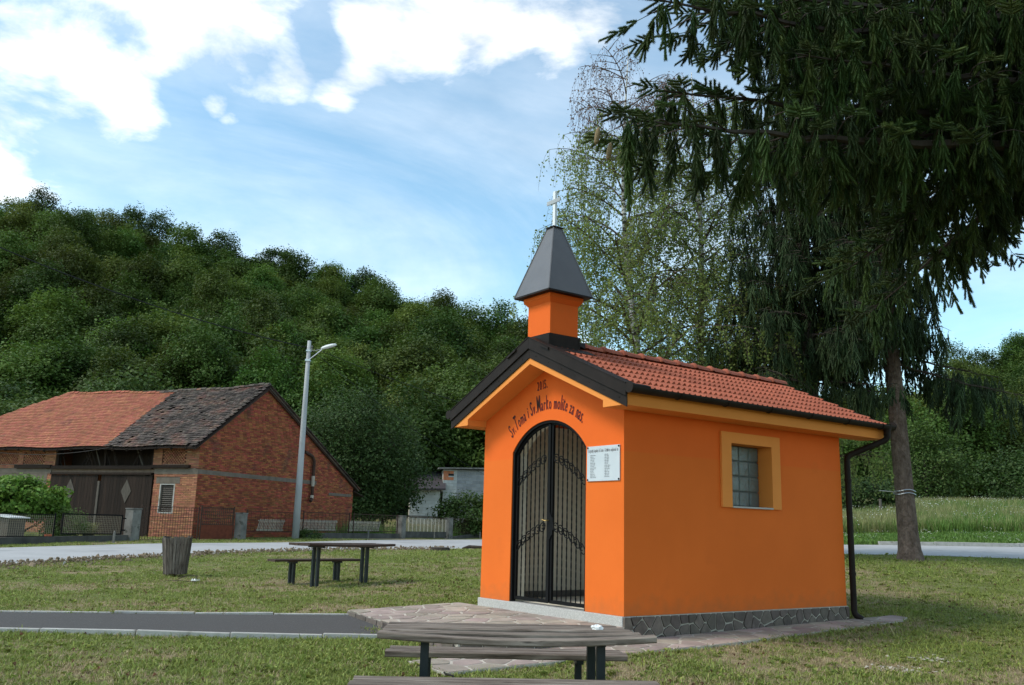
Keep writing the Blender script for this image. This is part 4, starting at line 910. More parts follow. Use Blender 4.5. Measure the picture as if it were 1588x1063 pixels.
# honeycomb brickwork in the ventilation panels
for i, l in enumerate([lat1]+lats):
    y0, y1, z0, z1 = l[0][0], l[1][0], l[0][1], l[2][1]; mb = MB(); z = z0; c = 0
    while z < z1:
        y = y0+(.075 if c % 2 else 0)
        while y+.085 < y1: mb.box((-.012, y, z), (.1, y+.085, z+BH)); y += .15
        z += CO*.95; c += 1
    mb.build('honeycomb_brick', BRICKL, fcw, kind='stuff')
MB().box((-.03, -.02, 2.84), (.05, 2.44, 3.06)).build('cement_band', BANDC, barn); MB().box((-.03, 8.76, 2.84), (.05, BWH, 3.06)).build('cement_band', BANDC, barn)
MB().box((-.02, 9.0, 2.1), (.05, BWH, 2.84)).build('cement_band', BANDC, barn)
MB().box((-.02, .95, 2.42), (.05, 2.3, 2.68)).build('lintel', BANDC, barn)
# shuttered window
wf = MB().panel([[(1.20, 1.07), (2.06, 1.07), (2.06, 2.40), (1.20, 2.40)], win_b], lambda y, z: (-.02, y, z), lambda y, z: (.15, y, z)).build('window', KERB, barn)
for k in range(13):
    z = 1.17+k*.092; MB().hexa([(.02, 1.31, z), (.03, 1.31, z), (.03, 1.95, z), (.02, 1.95, z), (.07, 1.31, z+.06), (.08, 1.31, z+.06), (.08, 1.95, z+.06), (.07, 1.95, z+.06)]).build('slat', BARNG, wf)
MB().box((.0, 1.262, 1.13), (.06, 1.31, 2.36)).box((.0, 1.95, 1.13), (.06, 1.998, 2.36)).build('shutter_frame', BARNG, wf)
# plank doors
for (y0, y1) in ((2.5, 5.55), (5.75, 8.7)):
    d = bpart('barn_door'); y = y0
    while y < y1-.05:
        w_ = min(.19, y1-y); z1 = 2.78+random.uniform(-.02, .02)
        MB().box((-.06, y+.004, -.1+random.uniform(0, .05)), (-.02+random.uniform(-.008, .008), y+w_-.004, z1)).build('plank', BARNW, d); y += w_
    ym = 3.95 if y0 < 4 else 7.4
    MB().prism([(ym-.3, 2.05), (ym, 1.5), (ym+.3, 2.05), (ym, 2.6)], lambda y_, z: (-.085, y_, z), lambda y_, z: (-.064, y_, z)).build('diamond_panel', BARNG, d)
MB().box((-.10, 5.58, 0), (-.02, 5.70, 2.5)).build('door_post', BARNG, barn)
MB().box((-.16, .42, 3.12), (.02, 2.55, 3.24)).box((-.14, 2.56, 3.06), (.1, 8.7, 3.22)).box((-.15, 8.75, 3.1), (.02, 11.1, 3.26)).build('timber_beam', BARNW, barn)
MB().box((-.13, 2.56, 2.80), (.05, 8.7, 2.9)).build('door_rail', BARNW, barn)
# loft opening: battens and leaning boards
for k in range(26):
    y = 2.75+k*.225; z0 = 3.24; sl_ = random.choice((-.5, .45, .5, 0)); 
    if 4.0 < y < 4.75 or 7.2 < y < 8.0: continue
    MB().beam((.06+random.uniform(0, .2), y, z0), (.06+random.uniform(0, .2), y+sl_*.8, 4.05), .03, .05).build('batten', BARNW if random.random() < .8 else BARNG, barn)
MB().box((.05, 2.62, 3.24), (.25, 2.74, GE)).box((.05, 8.46, 3.24), (.25, 8.58, GE)).box((.05, 5.5, 3.24), (.2, 5.6, GE)).build('loft_post', BARNW, barn)
MB().box((.9, 2.7, 3.2), (.95, 8.5, 4.4)).build('loft_boarding', BARNW, barn)
# roof
rf = bpart('roof')
EX, EZ = -.62, 4.05
sag = lambda y, t: -.16*math.sin(math.pi*min(1, max(0, y/13)))*t + .035*math.sin(y*1.3+t*2)
def rp(y, t, lift=0.0):
    return (EX+(GAX-EX)*t-lift*.56, y, EZ+(7.56-EZ)*t+sag(y, t)+lift*.83)
n1, n2 = 28, 8
V = [rp(-.25+(13.0+(1-t)*5+.25)*i/n1, t, -.06) for t in np.linspace(0, 1, n2+1) for i in range(n1+1)]; V2 = [(a, b, c-.07) for a, b, c in V]
I = lambda i, j: j*(n1+1)+i
F = [(I(i, j), I(i+1, j), I(i+1, j+1), I(i, j+1)) for i in range(n1) for j in range(n2)]; k = len(V)
F2 = [tuple(x+k for x in reversed(f)) for f in F] + [(I(i, 0), I(i+1, 0), I(i+1, 0)+k, I(i, 0)+k) for i in range(n1)] + [(I(0, j), I(0, j+1), I(0, j+1)+k, I(0, j)+k) for j in range(n2)]
MB().add(V+V2, F+F2).build('roof_boarding', BARNW, rf)
def roof_tiles(ya, yb, m, jit, name):
    mb = MB(); rows = 36; rr = random.Random(5)
    for r in range(rows):
        t0 = r/rows; t1 = (r+1.35)/rows; end = min(yb, 13.0+(1-t0)*5) if yb > 13 else yb+.75*t0
        y = (ya if ya < 0 else ya+.75*t0) + (.09 if r % 2 else 0)
        while y < end:
            w_ = .172; l = rr.uniform(0, jit); yy = y+rr.uniform(-jit, jit)*.3; dz = rr.uniform(-jit, jit)*.6; sk_ = rr.uniform(-jit, jit)*.02
            if jit > .02 and rr.random() < .03: y += .185; continue
            if jit > .02 and rr.random() < .012: l += .05
            a, b = rp(yy, t0+sk_, .035+l), rp(yy+w_, t0-sk_, .035+l+dz*.2); c, d = rp(yy+w_, t1, .008), rp(yy, t1, .008)
            th = (.012, 0, -.018)
            mb.add([a, b, c, d, (a[0]+th[0], a[1], a[2]+th[2]), (b[0]+th[0], b[1], b[2]+th[2])], [(0, 1, 2, 3), (4, 5, 1, 0)])
            y += .185
    o = link(name, mb.mesh(name, m, fix=False), None, rf); o['kind'] = 'stuff'
roof_tiles(-.28, 4.9, OLDT, .03, 'old_roof_tile_field'); roof_tiles(4.9, 19, NEWT, .008, 'new_roof_tile_field')
for k in range(44):      # ridge caps
    y = -.2+k*.30; x, yy, z = rp(y, 1.0); old = y < 6.5
    mb = MB(); n = 6; rr_ = .13; V = []
    for yy_ in (0, .33):
        V += [((rr_-.02*yy_/.33)*math.cos(a), yy_, (rr_-.02*yy_/.33)*math.sin(a)) for a in np.linspace(.1, math.pi-.1, n)]
    mb.add(V, [(i, i+1, n+i+1, n+i) for i in range(n-1)]+[tuple(range(n))]).build('ridge_tile', (BARNG if random.random() < .5 else OLDT) if old else NEWT, rf, loc=(GAX, y, z+random.uniform(-.04, .0)), rot=(random.uniform(-.06, .06), 0, 0))
# rear slope, hip end and verge tiles
bk = lambda t: (GAX+(GX1+.35-GAX)*t, 7.52-(7.52-2.78)*t)
MB().hexa([(*[bk(0)[0], -.2], bk(0)[1]-.1), (bk(1)[0], -.2, bk(1)[1]-.1), (bk(1)[0], 17.9, bk(1)[1]-.1), (bk(0)[0], 13, bk(0)[1]-.1), (bk(0)[0], -.2, bk(0)[1]), (bk(1)[0], -.2, bk(1)[1]), (bk(1)[0], 17.9, bk(1)[1]), (bk(0)[0], 13, bk(0)[1])]).build('rear_slope', OLDT, rf)
MB().add([rp(13, 1, .02), rp(18, 0, .02), (bk(1)[0], 17.95, bk(1)[1])], [(0, 1, 2)]).build('hip_end', NEWT, rf)
mb = MB(); rr = random.Random(9)
for k in range(64):
    t = k/64; x, z = bk(t); x1, z1 = bk(t+1.3/64)
    for j in range(2): y = -.30+j*.19; mb.hexa([(x, y, z+.015), (x1, y, z1+.045), (x1, y+.18, z1+.045), (x, y+.18, z+.015), (x, y, z+.03), (x1, y, z1+.065+rr.uniform(0, .015)), (x1, y+.18, z1+.065), (x, y+.18, z+.03)])
o = mb.build('verge_tile_field', OLDT, rf); o['kind'] = 'stuff'
MB().beam((EX+.1, -.12, EZ-.12), (GAX, -.12, 7.33), .06, .10).beam((GAX, -.12, 7.39), (GX1+.25, -.12, 2.77), .06, .10).build('verge_rafter', RUSTP, rf)
for k in range(16): MB().beam((EX+.02, .3+k*.85, EZ-.13+sag(.3+k*.85, 0)), (.6, .3+k*.85, EZ+.62), .09, .12).build('rafter_tail', BARNW, rf)
MB().beam((GX1-.1, .1, 2.68), (GX1+1.0, .1, 2.42), .5, .05).build('lean_to_edge', BARNW, rf)
# stovepipe on the gable
sp_ = MB().tube(bez([(8.2, -.02, 4.55), (8.75, -.16, 4.35), (8.95, -.16, 4.1), (8.95, -.16, 2.1), (8.75, -.22, 1.95)]), .085, 10).build('stovepipe', RUSTP, barn)
MB().tube([(8.95, -.16, 2.75), (8.95, -.16, 3.3)], .092, 10).build('pipe_sleeve', SLAT, sp_); MB().tube([(8.95, -.16, 2.1), (8.95, -.16, 2.28)], .092, 10).build('pipe_sleeve', SLAT, sp_)

# ------------------------------------------------------------------ fence along the road
def pillar(t, w_, h_, label):
    p = thing('gate_pillar', label, 'pillar', fpt(t), FA, 'concrete fence pillars along the road')
    MB().box((-w_/2, -w_/2, -.3), (w_/2, w_/2, h_)).build('shaft', CONC, p, bevel=.015)
    MB().box((-w_/2-.02, -w_/2-.02, h_+.002), (w_/2+.02, w_/2+.02, h_+.05)).build('cap', CONC, p, bevel=.01)
    return p
pillar(7.1, .42, 1.22, 'widest concrete pillar, between the mesh gate and the barn window'); pillar(13.25, .38, 1.15, 'concrete pillar right of the rusty red gate')
pillar(26.8, .42, 1.27, 'concrete pillar left of the picket gate'); pillar(32.5, .42, 1.27, 'concrete pillar right of the picket gate, near the chapel')
def low_wall(t0, t1, h_, label):
    a = fpt(t0); b = fpt(t1); o = MB().hexa([(a[0]+dx*FD[1]*.1, a[1]-dx*FD[0]*.1, a[2]-.3) if 0 else (0, 0, 0) for dx in range(0)] or [Vector(a)+Vector((FD[1]*s, -FD[0]*s, z)) if e == 0 else Vector(b)+Vector((FD[1]*s, -FD[0]*s, z)) for z in (-.3, h_) for (e, s) in ((0, -.12), (1, -.12), (1, .12), (0, .12))]).build('low_wall', CONC_D, None)
    tag(o, label, 'wall')
low_wall(-4, 6.85, .24, 'low dark concrete wall under the wire mesh fence on the left'); low_wall(17.3, 26.5, .28, 'low dark concrete wall under the fence right of the street lamp')
low_wall(32.8, 44, .12, 'low concrete footing under the fence beside the chapel')
def mesh_panel(t0, t1, z0, z1, label, frame=.03, fm=IRON, dx=.06, dz=.06, wm=WIRE, wr=.0035, name='mesh_fence', legs=True, cat='fence'):
    L_ = t1-t0; p = thing(name, label, cat, fpt(t0), FA)
    f = MB()
    if frame:
        r = frame/2; f.box((0, -r, z0), (L_, r, z0+frame)).box((0, -r, z1-frame), (L_, r, z1)).box((0, -r, z0+frame), (frame, r, z1-frame)).box((L_-frame, -r, z0+frame), (L_, r, z1-frame)); f.build('frame', fm, p)
    w_ = MB(); x = dx
    while x < L_-.02: w_.add([(x-wr, 0, z0), (x+wr, 0, z0), (x+wr, 0, z1), (x-wr, 0, z1)], [(0, 1, 2, 3)]); w_.box((x-wr, -wr, z0), (x+wr, wr, z1)); x += dx
    z = z0+dz
    while z < z1-.02: w_.box((0, -wr, z-wr), (L_, wr, z+wr)); z += dz
    w_.build('wire_mesh', wm, p, kind='stuff')
    if legs:
        for x in (0.0, L_): MB().tube([(x, 0, -.2), (x, 0, z1+.05)], .028, 8).build('post', fm, p)
    return p
mesh_panel(-3.0, .9, .28, 1.08, 'black framed wire mesh fence panel at the left photo edge', dx=.08, dz=.08); mesh_panel(1.0, 3.6, .28, 1.08, 'black framed wire mesh fence panel beneath the leafy garden bush', dx=.08, dz=.08)
g = mesh_panel(3.9, 6.6, .30, 1.06, 'black framed wire mesh gate left of the widest concrete pillar', frame=.045, dx=.075, dz=.075, name='mesh_gate', legs=False, cat='gate')
for z in (.45, .9): MB().box((2.68, -.02, z), (2.86, .02, z+.05)).build('hinge', IRON, g)
mesh_panel(7.5, 10.6, .05, 1.38, 'thin rusty wire fence in front of the barn window', frame=.02, fm=RUSTP, dx=.14, dz=.15, wm=RUSTP, wr=.006)
g = mesh_panel(10.75, 12.75, .66, 1.42, 'rusty red gate with solid lower sheet before the brick gable', frame=.035, fm=RUSTP, dx=.12, dz=.14, wm=RUSTP, wr=.010, name='rusty_gate', cat='gate')
MB().box((.02, -.012, .06), (1.98, .012, .655)).build('lower_sheet', RUST, g)
for (a, b, lab) in ((13.6, 17.0, 'rusty framed fence panel left of the street lamp'), (17.7, 21.6, 'rusty framed fence panel right of the street lamp'), (22.0, 26.4, 'rusty framed fence panel left of the picket gate'), (33.0, 38.2, 'rusty framed fence panel beside the chapel corner')):
    mesh_panel(a, b, .36, 1.30, lab, frame=.035, fm=RUSTP, dx=.30, dz=.13, wm=RUSTP, wr=.005)
for (a, b, lab) in ((14.9, 16.8, 'cream slatted panel leaning behind the fence left of the street lamp'), (17.9, 21.1, 'cream slatted panel leaning behind the fence right of the street lamp'), (22.2, 25.2, 'cream slatted panel leaning against the wall near the barn corner')):
    p = thing('slatted_panel', lab, 'panel', fpt(a, .35), FA)
    n = int((b-a)/.115)
    for k in range(n): MB().beam((k*.115, .12, .35), (k*.115+.06, .0, .92), .045, .02, up=(0, 1, 0)).build('slat', SLAT, p)
    for z, yy in ((.42, .13), (.84, .05)): MB().beam((-.03, yy, z), (b-a, yy, z), .03, .05).build('rail', SLAT, p)
g = thing('picket_gate', 'straw coloured picket gate with dark bottom sheet between two concrete pillars', 'gate', fpt(27.1), FA)
MB().box((0, -.02, .05), (5.1, .02, .42)).build('lower_sheet', CONC_D, g); MB().box((0, -.03, 1.24), (5.1, .03, 1.28)).build('top_rail', RUSTP, g)
for k in range(34): MB().box((.05+k*.15, -.012, .425), (.05+k*.15+.06, .012, 1.2+random.uniform(-.05, .06))).build('picket', WIRE if k % 3 else SLAT, g)
for k, t in enumerate((5.4, 22.0, 29.0, 35.0)):
    o = MB().box((-.035, -.035, -.2), (.035, .035, .40)).add([(-.035, -.035, .4), (.035, -.035, .4), (.035, .035, .4), (-.035, .035, .4), (0, 0, .45)], [(0, 1, 4), (1, 2, 4), (2, 3, 4), (3, 0, 4)]).build('marker_post', CONC, None, loc=fpt(t, -1.0))
    tag(o, ('small grey marker post in the verge before the mesh gate', 'small marker post in the verge right of the street lamp', 'small marker post in the verge before the picket gate', 'small marker post in the verge beside the chapel')[k], 'post', 'marker posts in the road verge')
# garden behind the fence
hv = thing('garden_hutch', 'small wooden hutch with pale metal lid behind the mesh fence', 'hutch', fpt(2.7, 1.2), FA+.2)
MB().box((-.4, -.35, .1), (.4, .35, .85)).build('body', BARNG, hv, bevel=.01); MB().hexa([(-.48, -.45, .86), (.48, -.45, .86), (.48, .45, .95), (-.48, .45, .95), (-.48, -.45, .9), (.48, -.45, .9), (.48, .45, .99), (-.48, .45, .99)]).build('lid', WHITEM, hv)
for a in (-.35, .35): MB().box((a-.04, -.33, -.1), (a+.04, -.25, .099)).build('leg', BARNW, hv)
o = MB().lathe([(.12, 0), (.16, .28), (.17, .30), (.15, .30)], 14).build('bucket', ORB, None, loc=fpt(3.75, .4)); tag(o, 'orange plastic bucket standing by the mesh gate post', 'bucket')

# ------------------------------------------------------------------ houses beyond the fence
def block_rows(mb_part, x0, x1, z0, z1, fn, parent, m, bw=.5, bh=.25, alt=None, name='block'):
    z = z0; c = 0
    while z < z1-.02:
        x = x0-(bw/2 if c % 2 else 0)
        while x < x1-.02:
            a, b = max(x, x0), min(x+bw, x1)
            if b-a > .04:
                mm = m if alt is None else alt(a, z)
                q = [fn(a+.008, z+.008, 0), fn(b-.008, z+.008, 0), fn(b-.008, min(z1, z+bh)-.008, 0), fn(a+.008, min(z1, z+bh)-.008, 0)]
                q2 = [fn(a+.008, z+.008, .06), fn(b-.008, z+.008, .06), fn(b-.008, min(z1, z+bh)-.008, .06), fn(a+.008, min(z1, z+bh)-.008, .06)]
                MB().hexa(q+q2).build(name, mm, parent)
            x += bw
        z += bh; c += 1
sh = thing('block_outbuilding', 'pale block outbuilding with dark felt roof, taller grey part on its right', 'outbuilding', (-7.7, 72, 1.2), .12)
lw = MB().box((0, .05, -.5), (2.35, 6, 2.85)).build('low_wall', MORTAR, sh); block_rows(None, 0, 2.35, 0, 2.85, lambda x, z, d: (x, .05-d*.5, z), lw, BLOCKW)
block_rows(None, .05, 1.5, 0, 2.85, lambda y, z, d: (2.35+d*.3, y, z), lw, BLOCK)
MB().box((-.1, -.03, .72), (2.4, .045, .84)).build('ledge', CONC, lw)
MB().hexa([(-.9, -.5, 2.72), (2.75, -.5, 2.86), (3.0, 4.5, 4.5), (-.2, 4.5, 4.4), (-.9, -.5, 2.84), (2.75, -.5, 2.98), (3.0, 4.5, 4.62), (-.2, 4.5, 4.52)]).build('felt_roof', FELT, sh)
for k in range(7): MB().beam((-.6+k*.52, -.45, 2.66+k*.02), (-.6+k*.52, .5, 2.95+k*.02), .07, .08).build('rafter_tail', SLAT, sh)
tw = MB().box((2.6, 1.0, -.5), (6.2, 7, 4.55)).build('tall_wall', MORTAR, sh)
def altm(a, z):
    if 3.55 < z < 4.4 and a < 3.35 and not (3.9 < z < 4.2 and a > 2.9): return HOLLOW
    return BLOCKW if a < 3.7 else BLOCK
block_rows(None, 2.6, 3.7, 1.2, 4.55, lambda x, z, d: (x, 1.0-d*.5, z), tw, BLOCKW, bw=.28, alt=altm); block_rows(None, 3.7, 6.2, 1.2, 4.55, lambda x, z, d: (x, 1.0-d*.5, z), tw, BLOCK)
MB().box((3.0, .962, 4.05), (3.45, .968, 4.22)).build('vent_shade_panel', CABLE, tw)  # thin black panel on the wall, standing in for the vent's shaded hole
MB().hexa([(2.2, .6, 4.56), (6.6, .6, 4.66), (6.6, 7.3, 4.9), (2.2, 7.3, 4.8), (2.2, .6, 4.68), (6.6, .6, 4.78), (6.6, 7.3, 5.02), (2.2, 7.3, 4.92)]).build('flat_roof', CONC, sh)
hs = thing('grey_roofed_house', 'house with weathered grey shingle roof and brick chimney among the trees', 'house', (-8.6, 100, 2.5), -.1)
MB().box((0, .5, -1), (9, 9, 4.5)).build('wall', BRICK, hs)
rfh = MB().hexa([(-.5, 0, 4.4), (9.5, 0, 4.2), (9.5, 4.8, 7.2), (-.5, 4.8, 7.4), (-.5, 0, 4.5), (9.5, 0, 4.3), (9.5, 4.8, 7.3), (-.5, 4.8, 7.5)]).build('roof', SLATE, hs)
mb = MB()
for r in range(12):
    for c in range(24):
        t = r/12; y = 4.8*t; z = 4.52+3*t-.008*c; x = -.5+c*.416; mb.hexa([(x, y, z), (x+.4, y, z), (x+.4, y+.42, z+.25), (x, y+.42, z+.25), (x, y, z+.06+random.uniform(0, .03)), (x+.4, y, z+.06), (x+.4, y+.42, z+.26), (x, y+.42, z+.26)])
o = mb.build('shingle_field', SLATE, rfh); o['kind'] = 'stuff'
ch_ = MB().box((5.0, 3.6, 6.3), (5.55, 4.15, 7.6)).build('chimney', HOLLOW, rfh); MB().box((4.92, 3.52, 7.62), (5.63, 4.23, 7.75)).box((5.05, 3.65, 7.76), (5.5, 4.1, 8.0)).box((4.95, 3.55, 8.01), (5.6, 4.2, 8.1)).build('chimney_cap', BLOCK, ch_)
MB().tube([(-.2, 2.4, 7.2), (-.2, 2.4, 9.6)], .06, 6).build('mast', RUSTP, hs)

# ------------------------------------------------------------------ foliage generators
def leaf_quads(C, Nn, size, asp=.6, rg=rng):
    """rhombic leaves at centres C with normals Nn"""
    n = len(C); Nn = Nn/np.maximum(1e-6, np.linalg.norm(Nn, axis=1, keepdims=True))
    t = rg.normal(size=(n, 3)); t -= Nn*(t*Nn).sum(1, keepdims=True); t /= np.maximum(1e-6, np.linalg.norm(t, axis=1, keepdims=True)); b = np.cross(Nn, t)
    s = np.broadcast_to(np.asarray(size), (n,))[:, None]
    V = np.stack([C-t*s, C-b*s*asp+Nn*s*.12, C+t*s, C+b*s*asp+Nn*s*.12], 1).reshape(-1, 3)
    return V, np.arange(n*4).reshape(n, 4)
def crown_leaves(center, radii, nclump, per, leaf, rg, flat=.55, clump=.28, low=-.5, gap=None):
    ct = np.array(center); rd = np.array(radii, float); d = rg.normal(size=(nclump*3, 3)); d /= np.linalg.norm(d, axis=1, keepdims=True); d = d[d[:, 2] > low][:nclump]
    r = .55+.47*rg.random(len(d))**.6; r *= .82+.36*vnoise(d[:, 0]*2.2+7, d[:, 1]*2.2+d[:, 2]*2.4, 3)
    cc = d*r[:, None]; C = []; Nn = []; S = []
    for k in range(len(cc)):
        m = int(per*(.6+.8*rg.random())); q = rg.normal(size=(m, 3)); q *= (clump*(.7+.6*rg.random())*np.array([1, 1, flat]))
        ln = np.linalg.norm(q, axis=1, keepdims=True); q = q*np.minimum(1, clump*1.6/np.maximum(ln, 1e-6))
        C.append(cc[k]+q); nn = rg.normal(size=(m, 3))*.55+np.array([0, 0, .75])+cc[k]*.55; Nn.append(nn); S.append(leaf*(.65+.7*rg.random(m)))
    C = np.concatenate(C)*rd+ct
    return leaf_quads(C, np.concatenate(Nn), np.concatenate(S), .62, rg)
def trunk_mesh(h_, r, limbs, seed, lean=(0, 0), crown_r=2.0, crown_z=None):
    rr = random.Random(seed); mb = MB(); pts = [(lean[0]*t*t+rr.uniform(-.04, .04)*h_*.1, lean[1]*t*t, -.3+h_*t) for t in np.linspace(0, 1, 8)]
    mb.tube(pts, [r*(1.25-1.05*t) for t in np.linspace(0, 1, 8)], 8)
    for k in range(limbs):
        t = rr.uniform(.3, .85); a = k*2.4+rr.uniform(-.4, .4); p = Vector(pts[int(t*7)]); l = crown_r*rr.uniform(.55, .9)
        q = p+Vector((math.cos(a)*l*.5, math.sin(a)*l*.5, l*.45)); e = p+Vector((math.cos(a)*l, math.sin(a)*l, l*.75))
        mb.tube([p, q, e], [r*.4, r*.25, r*.08], 5)
    return mb
def leafy_tree(name, label, cat, loc, h_, crown, m, seed, nclump=90, per=90, leaf=.14, tr=.16, limbs=9, group=None, flat=.55, low=-.5, bark=None, clump=.26):
    rg = np.random.default_rng(seed); t = thing(name, label, cat, loc, 0, group)
    trunk_mesh(h_, tr, limbs, seed, crown_r=crown[1][0]).build('trunk', bark or BARKD, t)
    V, F = crown_leaves(crown[0], crown[1], nclump, per, leaf, rg, flat, clump, low)
    link('crown', npmesh('crown', V, F, m), None, t)
    return t

# ------------------------------------------------------------------ hills and forest
SKX = np.array([-260, -140, -96.3, -84.1, -71.9, -64.5, -53.5, -41.4, -33, -25.7, -18.5, -9, 2.9, 12.3, 24, 41, 60.])
SKZ = np.array([58, 60, 60.6, 59.6, 58.1, 55.5, 52.9, 50.2, 48.4, 46, 43.6, 41.4, 38.6, 33, 24.5, 14, 6.])-12.9
RKX = np.array([20, 41, 50, 59.4, 64.2, 70.1, 76.1, 82.1, 85.7, 92.7, 130, 200, 300.]); RKZ = np.array([6, 15, 18.5, 21, 23.5, 26, 28.3, 30.9, 32.4, 34.9, 46, 60, 70.])-11.5
def hill(SX, SZ, x, y, y0, y1):
    xn = x*160/np.maximum(60, y)               # crest follows the valley's line
    zc = np.interp(x*(.6+.4*160/np.clip(y, 70, 400)), SX, SZ); t = np.clip((y-y0)/(y1-y0), 0, 1); b = np.clip((y-y1)/120, 0, 1)
    return 1.6+(zc-1.6)*t**1.08*(1-.25*b)
hL = lambda x, y: hill(SKX, SKZ, x, y, 76, 160)
hR = lambda x, y: hill(RKX, RKZ, x, y, 96, 160)+2.2
def hill_obj(name, fn, x0, x1, y0, y1):
    xs = np.linspace(x0, x1, 70); ys = np.linspace(y0, y1, 60); X, Y = np.meshgrid(xs, ys); Z = fn(X, Y)-.6
    I = np.arange(X.size).reshape(X.shape); F = np.stack([I[:-1, :-1], I[:-1, 1:], I[1:, 1:], I[1:, :-1]], -1).reshape(-1, 4)
    tag(link(name, npmesh(name, np.stack([X, Y, Z], -1).reshape(-1, 3), F, HILLM)), kind='structure')
hill_obj('left_hill', hL, -260, 60, 70, 300); hill_obj('right_hill', hR, 20, 300, 92, 300)
def forest_proto(seed, h_, rad, nclump=120, per=90, leaf=.19):
    rg = np.random.default_rng(seed)
    V, F = crown_leaves((0, 0, h_*.56), (rad, rad, h_*.47), nclump, per, leaf, rg, .36, .24, -.6)
    return proto('forest_tree', npmesh('forest_tree', V, F, L_FOREST))
FPROTO = [forest_proto(100+i, h_, r_) for i, (h_, r_) in enumerate(((13, 3.6), (14.5, 4.1), (12, 3.8), (15, 3.7), (11, 3.3), (13.5, 4.4)))]
def forest(name, fn, x0, x1, y0, y1, step, label, seed, keep=lambda x, y: np.ones(len(x), bool)):
    rg = np.random.default_rng(seed); xs = np.arange(x0, x1, step); ys = np.arange(y0, y1, step*.85); X, Y = np.meshgrid(xs, ys); X = X+(np.arange(len(ys)) % 2)[:, None]*step/2
    x = X.ravel()+rg.uniform(-.42, .42, X.size)*step; y = Y.ravel()+rg.uniform(-.42, .42, X.size)*step
    vis = (np.abs(x) < y*.66+8) & keep(x, y); x, y = x[vis], y[vis]; n = len(x); z = fn(x, y)-.8
    s = rg.uniform(.58, .92, n); sc = np.stack([s*rg.uniform(.9, 1.15, n), s*rg.uniform(.9, 1.15, n), s*rg.uniform(.85, 1.15, n)], -1)
    rot = np.stack([rg.normal(0, .06, n), rg.normal(0, .06, n), rg.uniform(0, 6.28, n)], -1)
    o = scatter(name, np.stack([x, y, z], -1), rot, sc, rg.integers(0, len(FPROTO), n), FPROTO); tag(o, label, 'forest', kind='stuff'); return n
nf = forest('left_forest', hL, -125, 40, 78, 176, 4.6, 'dense green deciduous forest covering the left hillside', 31, lambda x, y: hL(x, y) > 2.2)
nf2 = forest('right_forest', hR, 24, 130, 98, 172, 4.7, 'dark green deciduous forest covering the right hillside', 32, lambda x, y: hR(x, y) > 3.9)
# trees that stand out of the forest
for k, (x, z, hh, lab) in enumerate(((-66.4, 46, 13.5, 'tallest dark tree standing out on the left skyline'), (-72, 47, 13.5, 'thin dark tree beside the tallest one on the left skyline'), (-54.5, 43.5, 12.5, 'round dark treetop on the skyline above the barn ridge'), (-43.5, 41.5, 11.5, 'broad treetop on the skyline above the street lamp'), (-28, 39, 10.5, 'low treetop on the skyline between street lamp and turret'))):
    leafy_tree('skyline_tree', lab, 'tree', (x, 162, z-1.6), hh*.8, ((0, 0, hh*.62), (3.0 if k != 1 else 2.3, 3.0, hh*.36)), L_DARK, 200+k, 70, 90, .17, .2, 6, 'trees standing out on the left skyline', .4)
leafy_tree('walnut_tree', 'large dark leafy tree right of the brick barn', 'tree', (-10.6, 62, .6), 6.0, ((-.3, 0, 4.6), (4.2, 4.0, 4.4)), L_DARK, 301, 200, 200, .095, .28, 12, None, .6, -.9)
leafy_tree('leafy_tree', 'smaller dark tree between the barn tree and the block outbuilding', 'tree', (-9.0, 66, .8), 4.5, ((0, 0, 4.2), (2.6, 2.4, 3.0)), L_DARK, 302, 110, 160, .095, .2, 8, None, .6, -.9)
leafy_tree('shrub', 'dark shrub growing over the block outbuilding wall', 'shrub', (-3.9, 86, 2.0), 4.6, ((0, 0, 4.4), (3.4, 2.0, 2.6)), L_DARK, 303, 70, 80, .13, .1, 6, None, .8, -.9)
leafy_tree('shrub', 'light green shrub behind the fence beside the chapel', 'shrub', (-2.7, 63, .6), 1.5, ((0, 0, 1.4), (2.0, 1.3, 1.5)), L_LIGHT, 304, 80, 80, .10, .07, 6, None, .7, -.8)
leafy_tree('leafy_tree', 'light green round tree rising behind the barn ridge', 'tree', (-26.8, 63, .8), 7.0, ((0, 0, 6.4), (3.6, 3.2, 3.5)), L_LIGHT, 305, 120, 110, .15, .25, 9, None, .5, -.7)
leafy_tree('leafy_tree', 'green tree behind the barn roof at the left photo edge', 'tree', (-33.0, 63, .8), 6.0, ((0, 0, 5.2), (4.2, 3.4, 3.4)), L_LIGHT, 306, 120, 110, .15, .25, 9, None, .5, -.7)
p = fpt(.9, 1.0)
leafy_tree('garden_bush', 'bright green garden bush behind the mesh fence at the left edge', 'bush', (-18.6, 34.9, p[2]), 1.3, ((0, 0, 1.55), (1.45, 1.3, .78)), L_BRIGHT, 307, 60, 230, .08, .1, 9, None, .7, -.8)
leafy_tree('leafy_tree', 'bright rounded tree at the foot of the right hillside', 'tree', (38.5, 84, 3.6), 5.2, ((0, 0, 4.3), (3.3, 3.0, 3.5)), L_LIGHT, 308, 110, 100, .12, .2, 8, None, .5, -.9)
leafy_tree('garden_bush', 'low dark bush at the foot of the street lamp', 'bush', fpt(17.3, -.7), .3, ((0, 0, .2), (.6, .4, .26)), L_LIGHT, 309, 30, 50, .04, .03, 4, None, .8, -.6)
